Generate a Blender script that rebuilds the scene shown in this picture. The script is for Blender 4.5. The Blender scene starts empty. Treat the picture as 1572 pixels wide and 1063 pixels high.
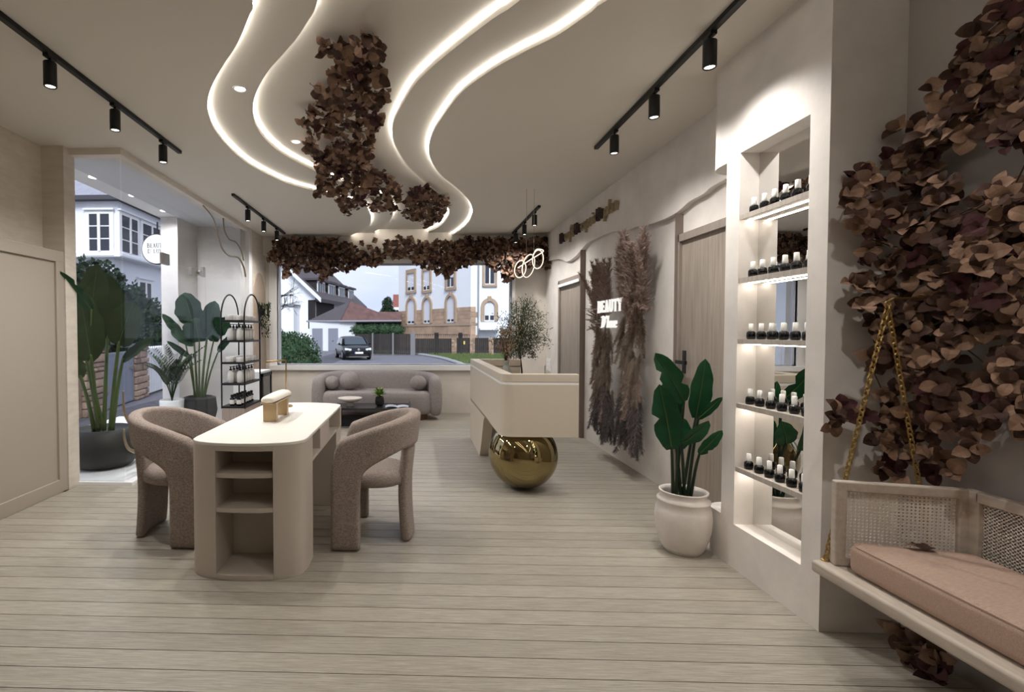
import bpy, bmesh, math, random
import numpy as np
from mathutils import Vector, Matrix, Euler, Quaternion
random.seed(7)
S = bpy.context.scene
COL = S.collection

# ------------------------------------------------------------------ camera
FPX, CXP, CYP, HC = 780.0, 611.0, 531.5, 1.34
PSI, TH = math.atan(27.5 / FPX), math.atan(21.5 / FPX)
cam = bpy.data.cameras.new('camera'); camo = bpy.data.objects.new('camera', cam); COL.objects.link(camo)
cam.sensor_width = 36.0; cam.sensor_fit = 'HORIZONTAL'
cam.lens = FPX / 1572 * 36; cam.shift_x = (786 - CXP) / 1572
cam.clip_start = 0.05; cam.clip_end = 400
camo.location = (0, 0, HC); camo.rotation_euler = (math.pi / 2 - TH, 0, PSI)
S.camera = camo

# ------------------------------------------------------------------ light and exposure
SPOT_W, LED_E, DOWN_W, SHELF_E, SKY_S, SUN_S = 52, 21.0, 60, 23.0, 1.35, 3.3
S.view_settings.view_transform = 'Standard'; S.view_settings.look = 'None'
S.view_settings.exposure = 0.13; S.view_settings.gamma = 1.0
S.view_settings.use_curve_mapping = False
W = bpy.data.worlds.new('sky'); S.world = W; W.use_nodes = True
nt = W.node_tree; nt.nodes.clear()
wo = nt.nodes.new('ShaderNodeOutputWorld'); bg = nt.nodes.new('ShaderNodeBackground')
tc = nt.nodes.new('ShaderNodeTexCoord'); mp = nt.nodes.new('ShaderNodeMapping'); mp.inputs['Scale'].default_value = (1.2, 1.2, 5)
nz = nt.nodes.new('ShaderNodeTexNoise'); nz.inputs['Scale'].default_value = 2.2; nz.inputs['Detail'].default_value = 6
cr = nt.nodes.new('ShaderNodeValToRGB')
cr.color_ramp.elements[0].position = .35; cr.color_ramp.elements[0].color = (.52, .57, .76, 1)
cr.color_ramp.elements[1].position = .7; cr.color_ramp.elements[1].color = (.74, .76, .86, 1)
for a, b in ((tc.outputs['Generated'], mp.inputs[0]), (mp.outputs[0], nz.inputs[0]), (nz.outputs['Fac'], cr.inputs[0]), (cr.outputs[0], bg.inputs[0]), (bg.outputs[0], wo.inputs[0])):
    nt.links.new(a, b)
bg.inputs[1].default_value = SKY_S
sl = bpy.data.lights.new('sun', 'SUN'); sl.energy = SUN_S; sl.angle = math.radians(25); sl.color = (.95, .97, 1)
so = bpy.data.objects.new('sun', sl); COL.objects.link(so)
so.rotation_euler = (math.radians(48), 0, math.radians(8))     # high soft daylight from behind the shop

# ------------------------------------------------------------------ pixel-ray helpers used to read real positions
_fw = np.array([-math.sin(PSI) * math.cos(TH), math.cos(PSI) * math.cos(TH), -math.sin(TH)])
_rt = np.array([math.cos(PSI), math.sin(PSI), 0.0]); _up = np.cross(_rt, _fw)
def _ray(x, y): return _fw + _rt * (x - CXP) / FPX - _up * (y - CYP) / FPX
def PX(x, y, X): r = _ray(x, y); return Vector(np.array([0, 0, HC]) + r * (X / r[0]))
def PY(x, y, Y): r = _ray(x, y); return Vector(np.array([0, 0, HC]) + r * (Y / r[1]))
def PZ(x, y, Z): r = _ray(x, y); return Vector(np.array([0, 0, HC]) + r * ((Z - HC) / r[2]))

# ------------------------------------------------------------------ materials
def lin(c):
    return tuple((v / 255 / 12.92) if v / 255 <= .04045 else ((v / 255 + .055) / 1.055) ** 2.4 for v in c) + (1.0,)
MATS = {}
DS = .74
def ds(c): m = sum(c) / 3; return tuple(m + (v - m) * DS for v in c)
def M(name, col, rough=.6, metal=0.0, var=0.0, scale=4.0, bump=0.0, bscale=60.0, stretch=(1, 1, 1), coord='Object', emis=0.0, rnd=0.0, spec=.4, col2=None, detail=5):
    if name in MATS: return MATS[name]
    m = bpy.data.materials.new(name); m.use_nodes = True; n = m.node_tree; L = n.links
    b = n.nodes['Principled BSDF']; c = lin(ds(col))
    b.inputs['Base Color'].default_value = c; b.inputs['Roughness'].default_value = rough; b.inputs['Metallic'].default_value = metal
    b.inputs['Specular IOR Level'].default_value = spec
    if emis:
        b.inputs['Emission Color'].default_value = c; b.inputs['Emission Strength'].default_value = emis
    if var or bump:
        t = n.nodes.new('ShaderNodeTexCoord'); mpn = n.nodes.new('ShaderNodeMapping'); mpn.inputs['Scale'].default_value = stretch
        L.new(t.outputs[coord], mpn.inputs[0])
        oi = n.nodes.new('ShaderNodeObjectInfo')
        add = n.nodes.new('ShaderNodeVectorMath'); add.operation = 'ADD'; mul = n.nodes.new('ShaderNodeMath'); mul.operation = 'MULTIPLY'; mul.inputs[1].default_value = 37.0
        L.new(oi.outputs['Random'], mul.inputs[0]); L.new(mpn.outputs[0], add.inputs[0]); L.new(mul.outputs[0], add.inputs[1])
        vec = add.outputs[0] if rnd else mpn.outputs[0]
    if var:
        a = n.nodes.new('ShaderNodeTexNoise'); a.inputs['Scale'].default_value = scale; a.inputs['Detail'].default_value = detail; a.inputs['Roughness'].default_value = .6
        L.new(vec, a.inputs[0])
        r = n.nodes.new('ShaderNodeValToRGB'); r.color_ramp.elements[0].position = .3; r.color_ramp.elements[1].position = .7
        k2 = lin(ds(col2)) if col2 else tuple(x * (1 - var) for x in c[:3]) + (1,)
        r.color_ramp.elements[0].color = k2; r.color_ramp.elements[1].color = tuple(min(1, x * (1 + var * .4)) for x in c[:3]) + (1,)
        L.new(a.outputs['Fac'], r.inputs[0])
        out = r.outputs[0]
        if rnd:
            hv = n.nodes.new('ShaderNodeHueSaturation'); mr = n.nodes.new('ShaderNodeMapRange'); mr.inputs[3].default_value = 1 - rnd; mr.inputs[4].default_value = 1 + rnd
            L.new(oi.outputs['Random'], mr.inputs[0]); L.new(mr.outputs[0], hv.inputs['Value']); L.new(out, hv.inputs['Color']); out = hv.outputs[0]
        L.new(out, b.inputs['Base Color'])
    if bump:
        a2 = n.nodes.new('ShaderNodeTexNoise'); a2.inputs['Scale'].default_value = bscale; a2.inputs['Detail'].default_value = 4
        L.new(vec, a2.inputs[0]); bp = n.nodes.new('ShaderNodeBump'); bp.inputs['Strength'].default_value = bump; bp.inputs['Distance'].default_value = .01
        L.new(a2.outputs['Fac'], bp.inputs['Height']); L.new(bp.outputs[0], b.inputs['Normal'])
    MATS[name] = m; return m
def emit_mat(name, col, e):
    m = bpy.data.materials.new(name); m.use_nodes = True; n = m.node_tree; n.nodes.clear()
    o = n.nodes.new('ShaderNodeOutputMaterial'); x = n.nodes.new('ShaderNodeEmission'); x.inputs[0].default_value = lin(col); x.inputs[1].default_value = e
    n.links.new(x.outputs[0], o.inputs[0]); return m
def glass_mat(name, tint=(.96, .98, .98), r0=.04, k=.6):
    """thin pane: clear transmission with a Schlick mirror term, the same from both faces"""
    m = bpy.data.materials.new(name); m.use_nodes = True; n = m.node_tree; n.nodes.clear(); L = n.links
    o = n.nodes.new('ShaderNodeOutputMaterial'); t = n.nodes.new('ShaderNodeBsdfTransparent'); t.inputs[0].default_value = tint + (1,)
    g = n.nodes.new('ShaderNodeBsdfGlossy'); g.inputs['Roughness'].default_value = 0.0
    f = n.nodes.new('ShaderNodeLayerWeight'); f.inputs[0].default_value = .5
    p = n.nodes.new('ShaderNodeMath'); p.operation = 'POWER'; p.inputs[1].default_value = 5
    mu = n.nodes.new('ShaderNodeMath'); mu.operation = 'MULTIPLY_ADD'; mu.inputs[1].default_value = k; mu.inputs[2].default_value = r0
    x = n.nodes.new('ShaderNodeMixShader')
    L.new(f.outputs['Facing'], p.inputs[0]); L.new(p.outputs[0], mu.inputs[0]); L.new(mu.outputs[0], x.inputs[0]); L.new(t.outputs[0], x.inputs[1]); L.new(g.outputs[0], x.inputs[2]); L.new(x.outputs[0], o.inputs[0])
    return m
def board_mat():
    m = bpy.data.materials.new('pale_oak_boards'); m.use_nodes = True; n = m.node_tree; L = n.links; b = n.nodes['Principled BSDF']
    t = n.nodes.new('ShaderNodeTexCoord'); mpn = n.nodes.new('ShaderNodeMapping'); mpn.inputs['Scale'].default_value = (2.2, 60, 60)
    oi = n.nodes.new('ShaderNodeObjectInfo'); mu = n.nodes.new('ShaderNodeMath'); mu.operation = 'MULTIPLY'; mu.inputs[1].default_value = 53
    ad = n.nodes.new('ShaderNodeVectorMath'); ad.operation = 'ADD'
    L.new(t.outputs['Object'], mpn.inputs[0]); L.new(oi.outputs['Random'], mu.inputs[0]); L.new(mpn.outputs[0], ad.inputs[0]); L.new(mu.outputs[0], ad.inputs[1])
    a = n.nodes.new('ShaderNodeTexNoise'); a.inputs['Scale'].default_value = 3.2; a.inputs['Detail'].default_value = 9; a.inputs['Roughness'].default_value = .68; a.inputs['Distortion'].default_value = .6
    L.new(ad.outputs[0], a.inputs[0])
    r = n.nodes.new('ShaderNodeValToRGB'); r.color_ramp.elements[0].position = .36; r.color_ramp.elements[0].color = lin((138, 131, 119)); r.color_ramp.elements[1].position = .62; r.color_ramp.elements[1].color = lin((172, 165, 152))
    L.new(a.outputs['Fac'], r.inputs[0])
    hv = n.nodes.new('ShaderNodeHueSaturation'); mr = n.nodes.new('ShaderNodeMapRange'); mr.inputs[3].default_value = .93; mr.inputs[4].default_value = 1.05
    L.new(oi.outputs['Random'], mr.inputs[0]); L.new(mr.outputs[0], hv.inputs['Value']); L.new(r.outputs[0], hv.inputs['Color']); L.new(hv.outputs[0], b.inputs['Base Color'])
    b.inputs['Roughness'].default_value = .42; b.inputs['Specular IOR Level'].default_value = .35
    bp = n.nodes.new('ShaderNodeBump'); bp.inputs['Strength'].default_value = .25; bp.inputs['Distance'].default_value = .004
    L.new(a.outputs['Fac'], bp.inputs['Height']); L.new(bp.outputs[0], b.inputs['Normal']); return m

PLASTER = M('cream_plaster', (226, 215, 202), .75, var=.13, scale=2.2, bump=.12, bscale=24)
PLASTER_W = M('pale_plaster', (232, 223, 214), .75, var=.15, scale=2.6, bump=.1, bscale=24)
LIMEWASH = M('brushed_limewash', (220, 206, 188), .75, var=.12, scale=3.0, stretch=(1, 2.0, 7), bump=.1, bscale=12)
CEIL = M('warm_white_ceiling', (222, 214, 200), .85)
CEIL_IN = M('cove_ceiling_paint', (222, 214, 205), .85)
GREYWALL = M('taupe_paint', (150, 142, 135), .8)
BEIGE = M('beige_lacquer', (172, 158, 141), .55)
DESKM = M('sand_lacquer', (206, 190, 168), .5)
TABLEM = M('stone_beige_lacquer', (196, 182, 166), .5)
TABLETOP = M('off_white_top', (232, 226, 214), .4)
WHITE = M('white_paint', (236, 234, 232), .5)
WHITESTONE = M('white_stone', (238, 238, 240), .5)
MARBLE = M('pale_stone_slab', (222, 214, 210), .5, var=.08, scale=1.2, stretch=(1, 1, 5))
DOORW = M('ash_veneer', (160, 144, 128), .55, var=.28, scale=3, stretch=(16, 16, .9), detail=8)
POSTW = M('taupe_post', (136, 118, 106), .6, var=.08, scale=4, stretch=(9, 9, .6))
SHELFW = M('grey_ash_shelf', (186, 174, 160), .6, var=.22, scale=6, stretch=(9, 9, 1), coord='Object')
BENCHW = M('washed_oak', (196, 178, 160), .55, var=.2, scale=4, stretch=(12, 2, 12), detail=7)
CANE = M('cane', (232, 218, 202), .7)
PINK = M('dusty_pink_linen', (198, 160, 138), .9, var=.2, scale=26, stretch=(2, 9, 9), bump=.35, bscale=260)
BOUCLE = M('mocha_boucle', (168, 149, 137), .95, var=.42, scale=130, bump=.5, bscale=260, detail=2, spec=.15)
SOFAF = M('mauve_boucle', (166, 154, 152), .95, var=.3, scale=90, bump=.45, bscale=190, detail=2, spec=.15)
BLACK = M('matt_black', (18, 18, 19), .45)
BLACKPOT = M('black_planter', (38, 36, 33), .55)
DARKTOP = M('smoked_table', (44, 42, 44), .25)
NAVY = M('dark_plinth', (32, 34, 46), .5)
BROWNW = M('walnut_plinth', (110, 70, 36), .5)
GOLD = M('polished_gold', (160, 140, 88), .02, 1.0)
BRASS = M('brass', (176, 140, 84), .3, 1.0)
BRONZE = M('satin_bronze', (168, 148, 124), .35, .85)
CHAING = M('gold_chain_metal', (190, 150, 74), .35, .9)
CHROME = M('brushed_steel', (176, 172, 164), .35, .8)
MIRROR = M('mirror_silver', (225, 224, 222), .0, 1.0)
CERAMIC = M('chalky_ceramic', (216, 204, 194), .7, var=.12, scale=6, bump=.3, bscale=14)
DS = 1.0
GREEN1 = M('deep_green_leaf', (26, 74, 44), .5, var=.35, scale=9, rnd=.2, spec=.2)
GREEN2 = M('olive_green_leaf', (46, 64, 34), .55, var=.3, scale=9, rnd=.2, spec=.2)
GREEN4 = M('dark_banana_leaf', (26, 54, 32), .55, var=.35, scale=9, rnd=.2, spec=.15)
GREEN3 = M('fresh_green_leaf', (110, 140, 62), .5, var=.3, scale=20)
STEMG = M('green_stem', (74, 92, 44), .5)
STEMD = M('dark_stem', (24, 42, 26), .5)
TWIG = M('brown_twig', (70, 52, 42), .8)
OLIVE = M('olive_leaf', (84, 96, 70), .6, var=.4, scale=15)
DRIED = M('dried_flower', (158, 136, 108), .9, var=.4, scale=30)
LB = M('brown_leaf', (134, 106, 88), .7, var=.3, scale=22, rnd=.25, spec=.15)
LD = M('dark_brown_leaf', (74, 54, 46), .7, var=.3, scale=22, rnd=.25, spec=.15)
LW = M('wine_leaf', (70, 42, 43), .7, var=.3, scale=22, rnd=.2, spec=.15)
DS = .8
PAMP1 = M('rosy_pampas', (170, 142, 128), .95, var=.3, scale=25)
PAMP2 = M('tan_pampas', (162, 140, 122), .95, var=.3, scale=25)
PAMP3 = M('grey_pampas', (112, 100, 100), .95, var=.3, scale=25)
BOTW = M('milky_bottle', (226, 222, 218), .35)
BOTB = M('black_glass', (16, 16, 17), .12)
CAPW = M('white_cap', (244, 242, 238), .35)
LABELW = M('white_label', (236, 232, 226), .6)
GLASS = glass_mat('clear_glass', (.96, .98, .98), .012, .4)
DOORGLASS = glass_mat('shopfront_glass', (.95, .965, .97), .016, .25)
LED = emit_mat('led_strip', (255, 249, 240), LED_E)
LEDS = emit_mat('shelf_led', (255, 246, 234), SHELF_E)
LEDR = emit_mat('ring_led', (255, 244, 226), 1.15)
LENS = emit_mat('lamp_lens', (255, 248, 238), 6.0)
LETTER = emit_mat('backlit_letter', (255, 252, 246), .9)
BOARD = board_mat()

# ------------------------------------------------------------------ mesh builder
def wl(o):
    v = Vector((0, 0, 0))
    while o is not None: v += o.location; o = o.parent
    return v
def link(o, parent=None):
    COL.objects.link(o)
    if parent is not None:
        o.parent = parent; o.location = o.location - wl(parent)
    return o
def thing(name, label, cat, loc=(0, 0, 0), group=None, kind=None):
    o = bpy.data.objects.new(name, None); o.empty_display_size = .05; o.location = loc; COL.objects.link(o)
    return tag(o, label, cat, group, kind)
def tag(o, label=None, cat=None, group=None, kind=None):
    if label: o['label'] = label
    if cat: o['category'] = cat
    if group: o['group'] = group
    if kind: o['kind'] = kind
    return o
class MB:
    def __init__(s): s.v = []; s.f = []; s.m = []; s.mi = 0
    def add(s, vs, fs):
        k = len(s.v); s.v += [tuple(v) for v in vs]
        for f in fs: s.f.append(tuple(i + k for i in f)); s.m.append(s.mi)
        return s
    def box(s, x0, x1, y0, y1, z0, z1):
        x0, x1 = min(x0, x1), max(x0, x1); y0, y1 = min(y0, y1), max(y0, y1); z0, z1 = min(z0, z1), max(z0, z1)
        return s.add([(x0, y0, z0), (x1, y0, z0), (x1, y1, z0), (x0, y1, z0), (x0, y0, z1), (x1, y0, z1), (x1, y1, z1), (x0, y1, z1)],
                     [(0, 3, 2, 1), (4, 5, 6, 7), (0, 1, 5, 4), (1, 2, 6, 5), (2, 3, 7, 6), (3, 0, 4, 7)])
    def prism(s, poly, z0, z1, ax='z'):
        n = len(poly)
        def P(u, v, w): return {'z': (u, v, w), 'y': (u, w, v), 'x': (w, u, v)}[ax]
        vs = [P(u, v, z0) for u, v in poly] + [P(u, v, z1) for u, v in poly]
        fs = [tuple(range(n))[::-1], tuple(range(n, 2 * n))] + [(i, (i + 1) % n, n + (i + 1) % n, n + i) for i in range(n)]
        return s.add(vs, fs)
    def lathe(s, prof, cx=0, cy=0, n=24, cap=True, sx=1, sy=1):
        vs = []
        for r, z in prof:
            for i in range(n):
                a = 2 * math.pi * i / n; vs.append((cx + r * sx * math.cos(a), cy + r * sy * math.sin(a), z))
        fs = [(j * n + i, j * n + (i + 1) % n, (j + 1) * n + (i + 1) % n, (j + 1) * n + i) for j in range(len(prof) - 1) for i in range(n)]
        if cap: fs += [tuple(range(n))[::-1], tuple(range((len(prof) - 1) * n, len(prof) * n))]
        return s.add(vs, fs)
    def tube(s, pts, r, n=6, closed=False, r2=None):
        pts = [Vector(p) for p in pts]; N = len(pts); up = Vector((0, 0, 1)); vs = []; fs = []
        prev = None
        for i, p in enumerate(pts):
            if closed: t = pts[(i + 1) % N] - pts[i - 1]
            else: t = pts[min(i + 1, N - 1)] - pts[max(i - 1, 0)]
            t.normalize()
            if prev is None:
                a = t.cross(up)
                if a.length < .05: a = t.cross(Vector((1, 0, 0)))
            else: a = prev - t * prev.dot(t)
            a.normalize(); prev = a; b = t.cross(a)
            rr = r[i] if isinstance(r, (list, tuple)) else (r if r2 is None else r + (r2 - r) * i / max(1, N - 1))
            for k in range(n):
                q = 2 * math.pi * k / n; vs.append(p + a * rr * math.cos(q) + b * rr * math.sin(q))
        M_ = N if closed else N - 1
        for i in range(M_):
            for k in range(n): fs.append((i * n + k, i * n + (k + 1) % n, ((i + 1) % N) * n + (k + 1) % n, ((i + 1) % N) * n + k))
        if not closed: fs += [tuple(range(n))[::-1], tuple(range((N - 1) * n, N * n))]
        return s.add(vs, fs)
    def ball(s, c, r, n=16, m=10, sx=1, sy=1, sz=1):
        prof = [(max(1e-4, r * math.sin(math.pi * j / m)), -r * math.cos(math.pi * j / m)) for j in range(m + 1)]
        k = len(s.v); s.lathe(prof, 0, 0, n, False)
        for i in range(k, len(s.v)):
            x, y, z = s.v[i]; s.v[i] = (c[0] + x * sx, c[1] + y * sy, c[2] + z * sz)
        return s
    def xf(s, mat, k=0):
        for i in range(k, len(s.v)): s.v[i] = tuple(mat @ Vector(s.v[i]))
        return s
    def mesh(s, name, mats):
        me = bpy.data.meshes.new(name); me.from_pydata(s.v, [], s.f)
        for m in (mats if isinstance(mats, (list, tuple)) else [mats]): me.materials.append(m)
        if any(s.m): me.polygons.foreach_set('material_index', s.m)
        return me
    def build(s, name, mats, parent=None, smooth=False, bevel=0, sub=0, solid=0, kind=None, label=None, seg=2):
        me = s.mesh(name, mats)
        b = bmesh.new(); b.from_mesh(me); bmesh.ops.recalc_face_normals(b, faces=b.faces); b.to_mesh(me); b.free()
        if smooth: me.polygons.foreach_set('use_smooth', [True] * len(me.polygons))
        o = link(bpy.data.objects.new(name, me), parent)
        if solid:
            q = o.modifiers.new('solid', 'SOLIDIFY'); q.thickness = solid; q.offset = 0
        if bevel:
            q = o.modifiers.new('bevel', 'BEVEL'); q.width = bevel; q.segments = seg; q.limit_method = 'ANGLE'
            me.polygons.foreach_set('use_smooth', [True] * len(me.polygons))
            w = o.modifiers.new('wn', 'WEIGHTED_NORMAL'); w.keep_sharp = True
        if sub:
            q = o.modifiers.new('sub', 'SUBSURF'); q.levels = sub; q.render_levels = sub
        if kind: o['kind'] = kind
        if label: o['label'] = label
        return o
def copy_tree(o, parent=None):
    c = o.copy(); COL.objects.link(c)
    if parent is not None: c.parent = parent
    for ch in list(o.children): copy_tree(ch, c)
    return c
def struct(o): o['kind'] = 'structure'; return o
def spline(pts, n):
    """Catmull-Rom through 2D/3D points, n samples per span."""
    P = [Vector(p) for p in pts]; out = []
    for i in range(len(P) - 1):
        a, b, c, d = P[max(i - 1, 0)], P[i], P[i + 1], P[min(i + 2, len(P) - 1)]
        for k in range(n):
            t = k / n
            out.append(.5 * ((2 * b) + (c - a) * t + (2 * a - 5 * b + 4 * c - d) * t * t + (3 * b - a - 3 * c + d) * t ** 3))
    out.append(P[-1]); return out
ORD = ['first', 'second', 'third', 'fourth', 'fifth', 'sixth', 'seventh', 'eighth']

# ------------------------------------------------------------------ the room
XR, XL, XLP, XG, ZC = 2.125, -3.14, -2.955, -2.55, 2.9
YB, YBH, Y0 = 8.4, 8.25, -2.6
fl = struct(MB().box(-3.3, 2.3, Y0, 4.3, -.12, -.03).box(-2.5, 2.3, 4.3, 8.5, -.12, -.03).build('floor', M('under_floor', (70, 62, 54), .9)))
y = 2.189 - .1208 * 40; board_cache = {}
for i in range(92):
    y0 = 2.189 - .1208 * 39 + .1208 * i
    if y0 > YB: break
    x0 = -3.14 if y0 + .119 < 4.2 else (-2.94 if y0 < 4.3 else -2.47)
    if x0 not in board_cache:
        board_cache[x0] = MB().box(x0, XR + .04, .002, .1188, -.025, 0).mesh('board', BOARD)
    o = bpy.data.objects.new('board', board_cache[x0]); o.location = (0, y0, 0); link(o, fl)

# ceiling with two-tier cove river
Z1, Z2 = 2.945, 3.0
L1p = [(387.6, 0), (382, 25), (364, 68), (343, 100), (326.8, 128.7), (319, 153.7), (319.7, 175), (330, 200), (350, 225), (378.6, 250), (410.8, 268), (443, 282.3), (478.7, 292.4), (514, 302), (554.6, 312.7), (566, 325), (570, 337), (567.6, 345), (559, 352), (538, 362)]
L2p = [(487.6, 0), (475, 28.6), (457, 57), (435.8, 82), (410.8, 110.8), (394.7, 139.4), (388.6, 160.8), (389.3, 182.3), (396.5, 200), (410.8, 218), (432, 235.9), (453.7, 248.4), (475, 259), (500, 270.5), (550, 290), (588, 304), (602, 318), (603, 330), (598, 340), (590, 347), (575, 355.5)]
R2p = [(798.4, 0), (758.5, 27.3), (704, 69.3), (666, 100.8), (636.8, 130), (618, 160), (605, 186), (602, 203), (605, 220), (613, 236), (625, 253.8), (643, 271.6), (661, 287), (678.8, 304), (687.8, 318), (689.6, 328.8), (684, 339.5), (674, 348.5), (658, 356)]
R1p = [(932.8, 0), (909.7, 17), (855, 54.6), (804.7, 79.8), (754.3, 108), (708, 142.7), (678.8, 180.5), (664, 205.7), (658.6, 226.7), (660.7, 243.5), (674.6, 266.6), (699.8, 287.6), (718.7, 306.5), (725, 321), (724.5, 330.5), (718, 343), (705, 354.7), (690, 363)]
def curve(pp, z, near):
    w = [PZ(a, b, z) for a, b in pp]; w = [Vector((v.x, v.y)) for v in w]
    w = [Vector(n) for n in near] + w
    c = spline(w, 10)
    ys = np.array([v.y for v in c]); xs = np.array([v.x for v in c]); k = np.argsort(ys, kind='stable'); return ys[k], xs[k]
CL1 = curve(L1p, ZC, [(.9, -2.7), (.2, -.6), (-.25, .8), (-.6, 1.7)])
CL2 = curve(L2p, Z1, [(1.25, -2.7), (.6, -.6), (.15, .7), (-.2, 1.7)])
CR2 = curve(R2p, Z1, [(2.1, -2.7), (1.9, -.6), (1.55, .7), (1.0, 1.7)])
CR1 = curve(R1p, ZC, [(2.12, -2.7), (2.12, -.6), (2.0, .8), (1.5, 1.65)])
SY = sorted(set([Y0 - .05] + list(np.linspace(Y0, 2, 40)) + list(np.linspace(2.0, 5.5, 90)) + list(np.linspace(5.5, YBH + .01, 70))))
def cx(C, yy): return float(np.interp(yy, C[0], C[1]))
cl = MB(); cin = MB(); faces_mb = MB()
led = {k: [] for k in ('L1', 'L2', 'R2', 'R1')}
def strip(mb, fa, fb, z, flip=False):
    k = len(mb.v); n = len(SY)
    vs = []
    for yy in SY: vs += [(fa(yy), yy, z), (fb(yy), yy, z)]
    mb.add(vs, [(2 * i, 2 * i + 1, 2 * i + 3, 2 * i + 2) for i in range(n - 1)])
def wallstrip(mb, f, za, zb):
    vs = []
    for yy in SY: vs += [(f(yy), yy, za), (f(yy), yy, zb)]
    mb.add(vs, [(2 * i, 2 * i + 1, 2 * i + 3, 2 * i + 2) for i in range(len(SY) - 1)])
strip(cl, lambda q: -3.3 if q < 4.34 else -2.62, lambda q: cx(CL1, q), ZC); strip(cl, lambda q: cx(CR1, q), lambda q: 2.3, ZC)
strip(cl, lambda q: cx(CL1, q), lambda q: cx(CL2, q), Z1); strip(cl, lambda q: cx(CR2, q), lambda q: cx(CR1, q), Z1)
strip(cl, lambda q: cx(CL2, q), lambda q: cx(CR2, q), Z2)
for C_, a, b in ((CL1, ZC, Z1), (CR1, ZC, Z1), (CL2, Z1, Z2), (CR2, Z1, Z2)): wallstrip(cl, lambda q: cx(C_, q), a, b)
ceil = struct(cl.build('ceiling', CEIL, smooth=False))
struct(MB().box(-3.4, 2.4, Y0 - .1, 4.34, 3.06, 3.14).box(-2.62, 2.4, 4.34, 8.6, 3.06, 3.14).build('roof_slab', CEIL))
for nm, C_, zt, sgn in (('outer left', CL1, Z1, 1), ('inner left', CL2, Z2, 1), ('inner right', CR2, Z2, -1), ('outer right', CR1, Z1, -1)):
    m_ = MB(); vs = []
    for yy in SY:
        xx = cx(C_, yy) + sgn * .006; vs += [(xx, yy, zt - .014), (xx, yy, zt - .004)]
    m_.add(vs, [(2 * i, 2 * i + 1, 2 * i + 3, 2 * i + 2) for i in range(len(SY) - 1)])
    o = m_.build('led_strip', LED, ceil); o['label'] = 'glowing light line along the %s cove edge' % nm
# bulkhead over the window and back wall
WX0, WX1, WZ0, WZ1 = -2.31, 1.57, .79, 2.47
bw = MB()
bw.box(-2.6, 2.11, YB, YB + .25, -.1, WZ0).box(-2.6, WX0, YB, YB + .25, WZ0, WZ1).box(WX1, 2.3, YB, YB + .25, WZ0, WZ1).box(-2.6, 2.3, YB, YB + .25, WZ1, 3.1)
bw.box(-2.5, XR, YBH, YB, 2.6, 3.05)
wb = struct(bw.build('wall_back', PLASTER))
wf = MB()
wf.box(-2.44, WX0, YB - .02, YB + .12, .70, WZ1 + .07).box(WX1, WX1 + .05, YB - .02, YB + .12, WZ0, WZ1 + .07).box(WX0, WX1, YB - .02, YB + .12, WZ1, WZ1 + .07)
win = struct(wf.build('window_1', WHITE, bevel=.004))
MB().box(-2.44, WX1 + .05, YB - .05, YB + .12, .705, WZ0).build('sill', WHITE, win, bevel=.006)
MB().box(WX0, WX1, YB + .06, YB + .068, WZ0, WZ1).build('pane', GLASS, win)
MB().box(WX0 - .002, WX0 + .03, YB + .04, YB + .1, WZ0, WZ1).box(WX1 - .03, WX1 + .002, YB + .04, YB + .1, WZ0, WZ1).box(WX0, WX1, YB + .04, YB + .1, WZ1 - .025, WZ1).box(WX0, WX1, YB + .04, YB + .1, WZ0, WZ0 + .02).build('window_frame', M('pvc_frame', (206, 208, 220), .4), win)
# right wall
wr = struct(MB().box(XR, XR + .2, Y0, 8.6, -.1, 3.1).build('wall_right', PLASTER_W))
vp = [(843.6, 400), (858, 398), (871, 401.4), (881.8, 394.9), (892, 384), (901, 374), (917, 365), (939.6, 356), (960, 355), (975.8, 348.5), (991.6, 346), (1011.9, 339.5), (1032, 330.4), (1043.5, 322.5), (1059, 309), (1079.6, 297.7), (1091, 287.5), (1113.5, 275)]
vl = [PX(a, b, 2.075) for a, b in vp]; vl = spline([(v.y, v.z) for v in vl], 5)
vl = [v for v in vl if v.x < YB]; vpoly = [(YB, vl[0].y)] + [(v.x, v.y) for v in vl] + [(3.0, vl[-1].y)]
mbv = MB(); n = len(vpoly); vs = []
for a, b in vpoly: vs += [(2.075, a, b), (2.075, a, 2.95), (XR + .01, a, b), (XR + .01, a, 2.95)]
fs = []
for i in range(n - 1):
    k = 4 * i; fs += [(k, k + 1, k + 5, k + 4), (k, k + 4, k + 6, k + 2)]
mbv.add(vs, fs); val = mbv.build('valance', PLASTER_W, wr); val['label'] = 'wavy-edged raised plaster band along the top of the wall'
struct(MB().box(2.119, 2.135, Y0, 2.299, 0, 2.9).build('wall_recess', M('taupe_recess_paint', (168, 160, 154), .8)))
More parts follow.
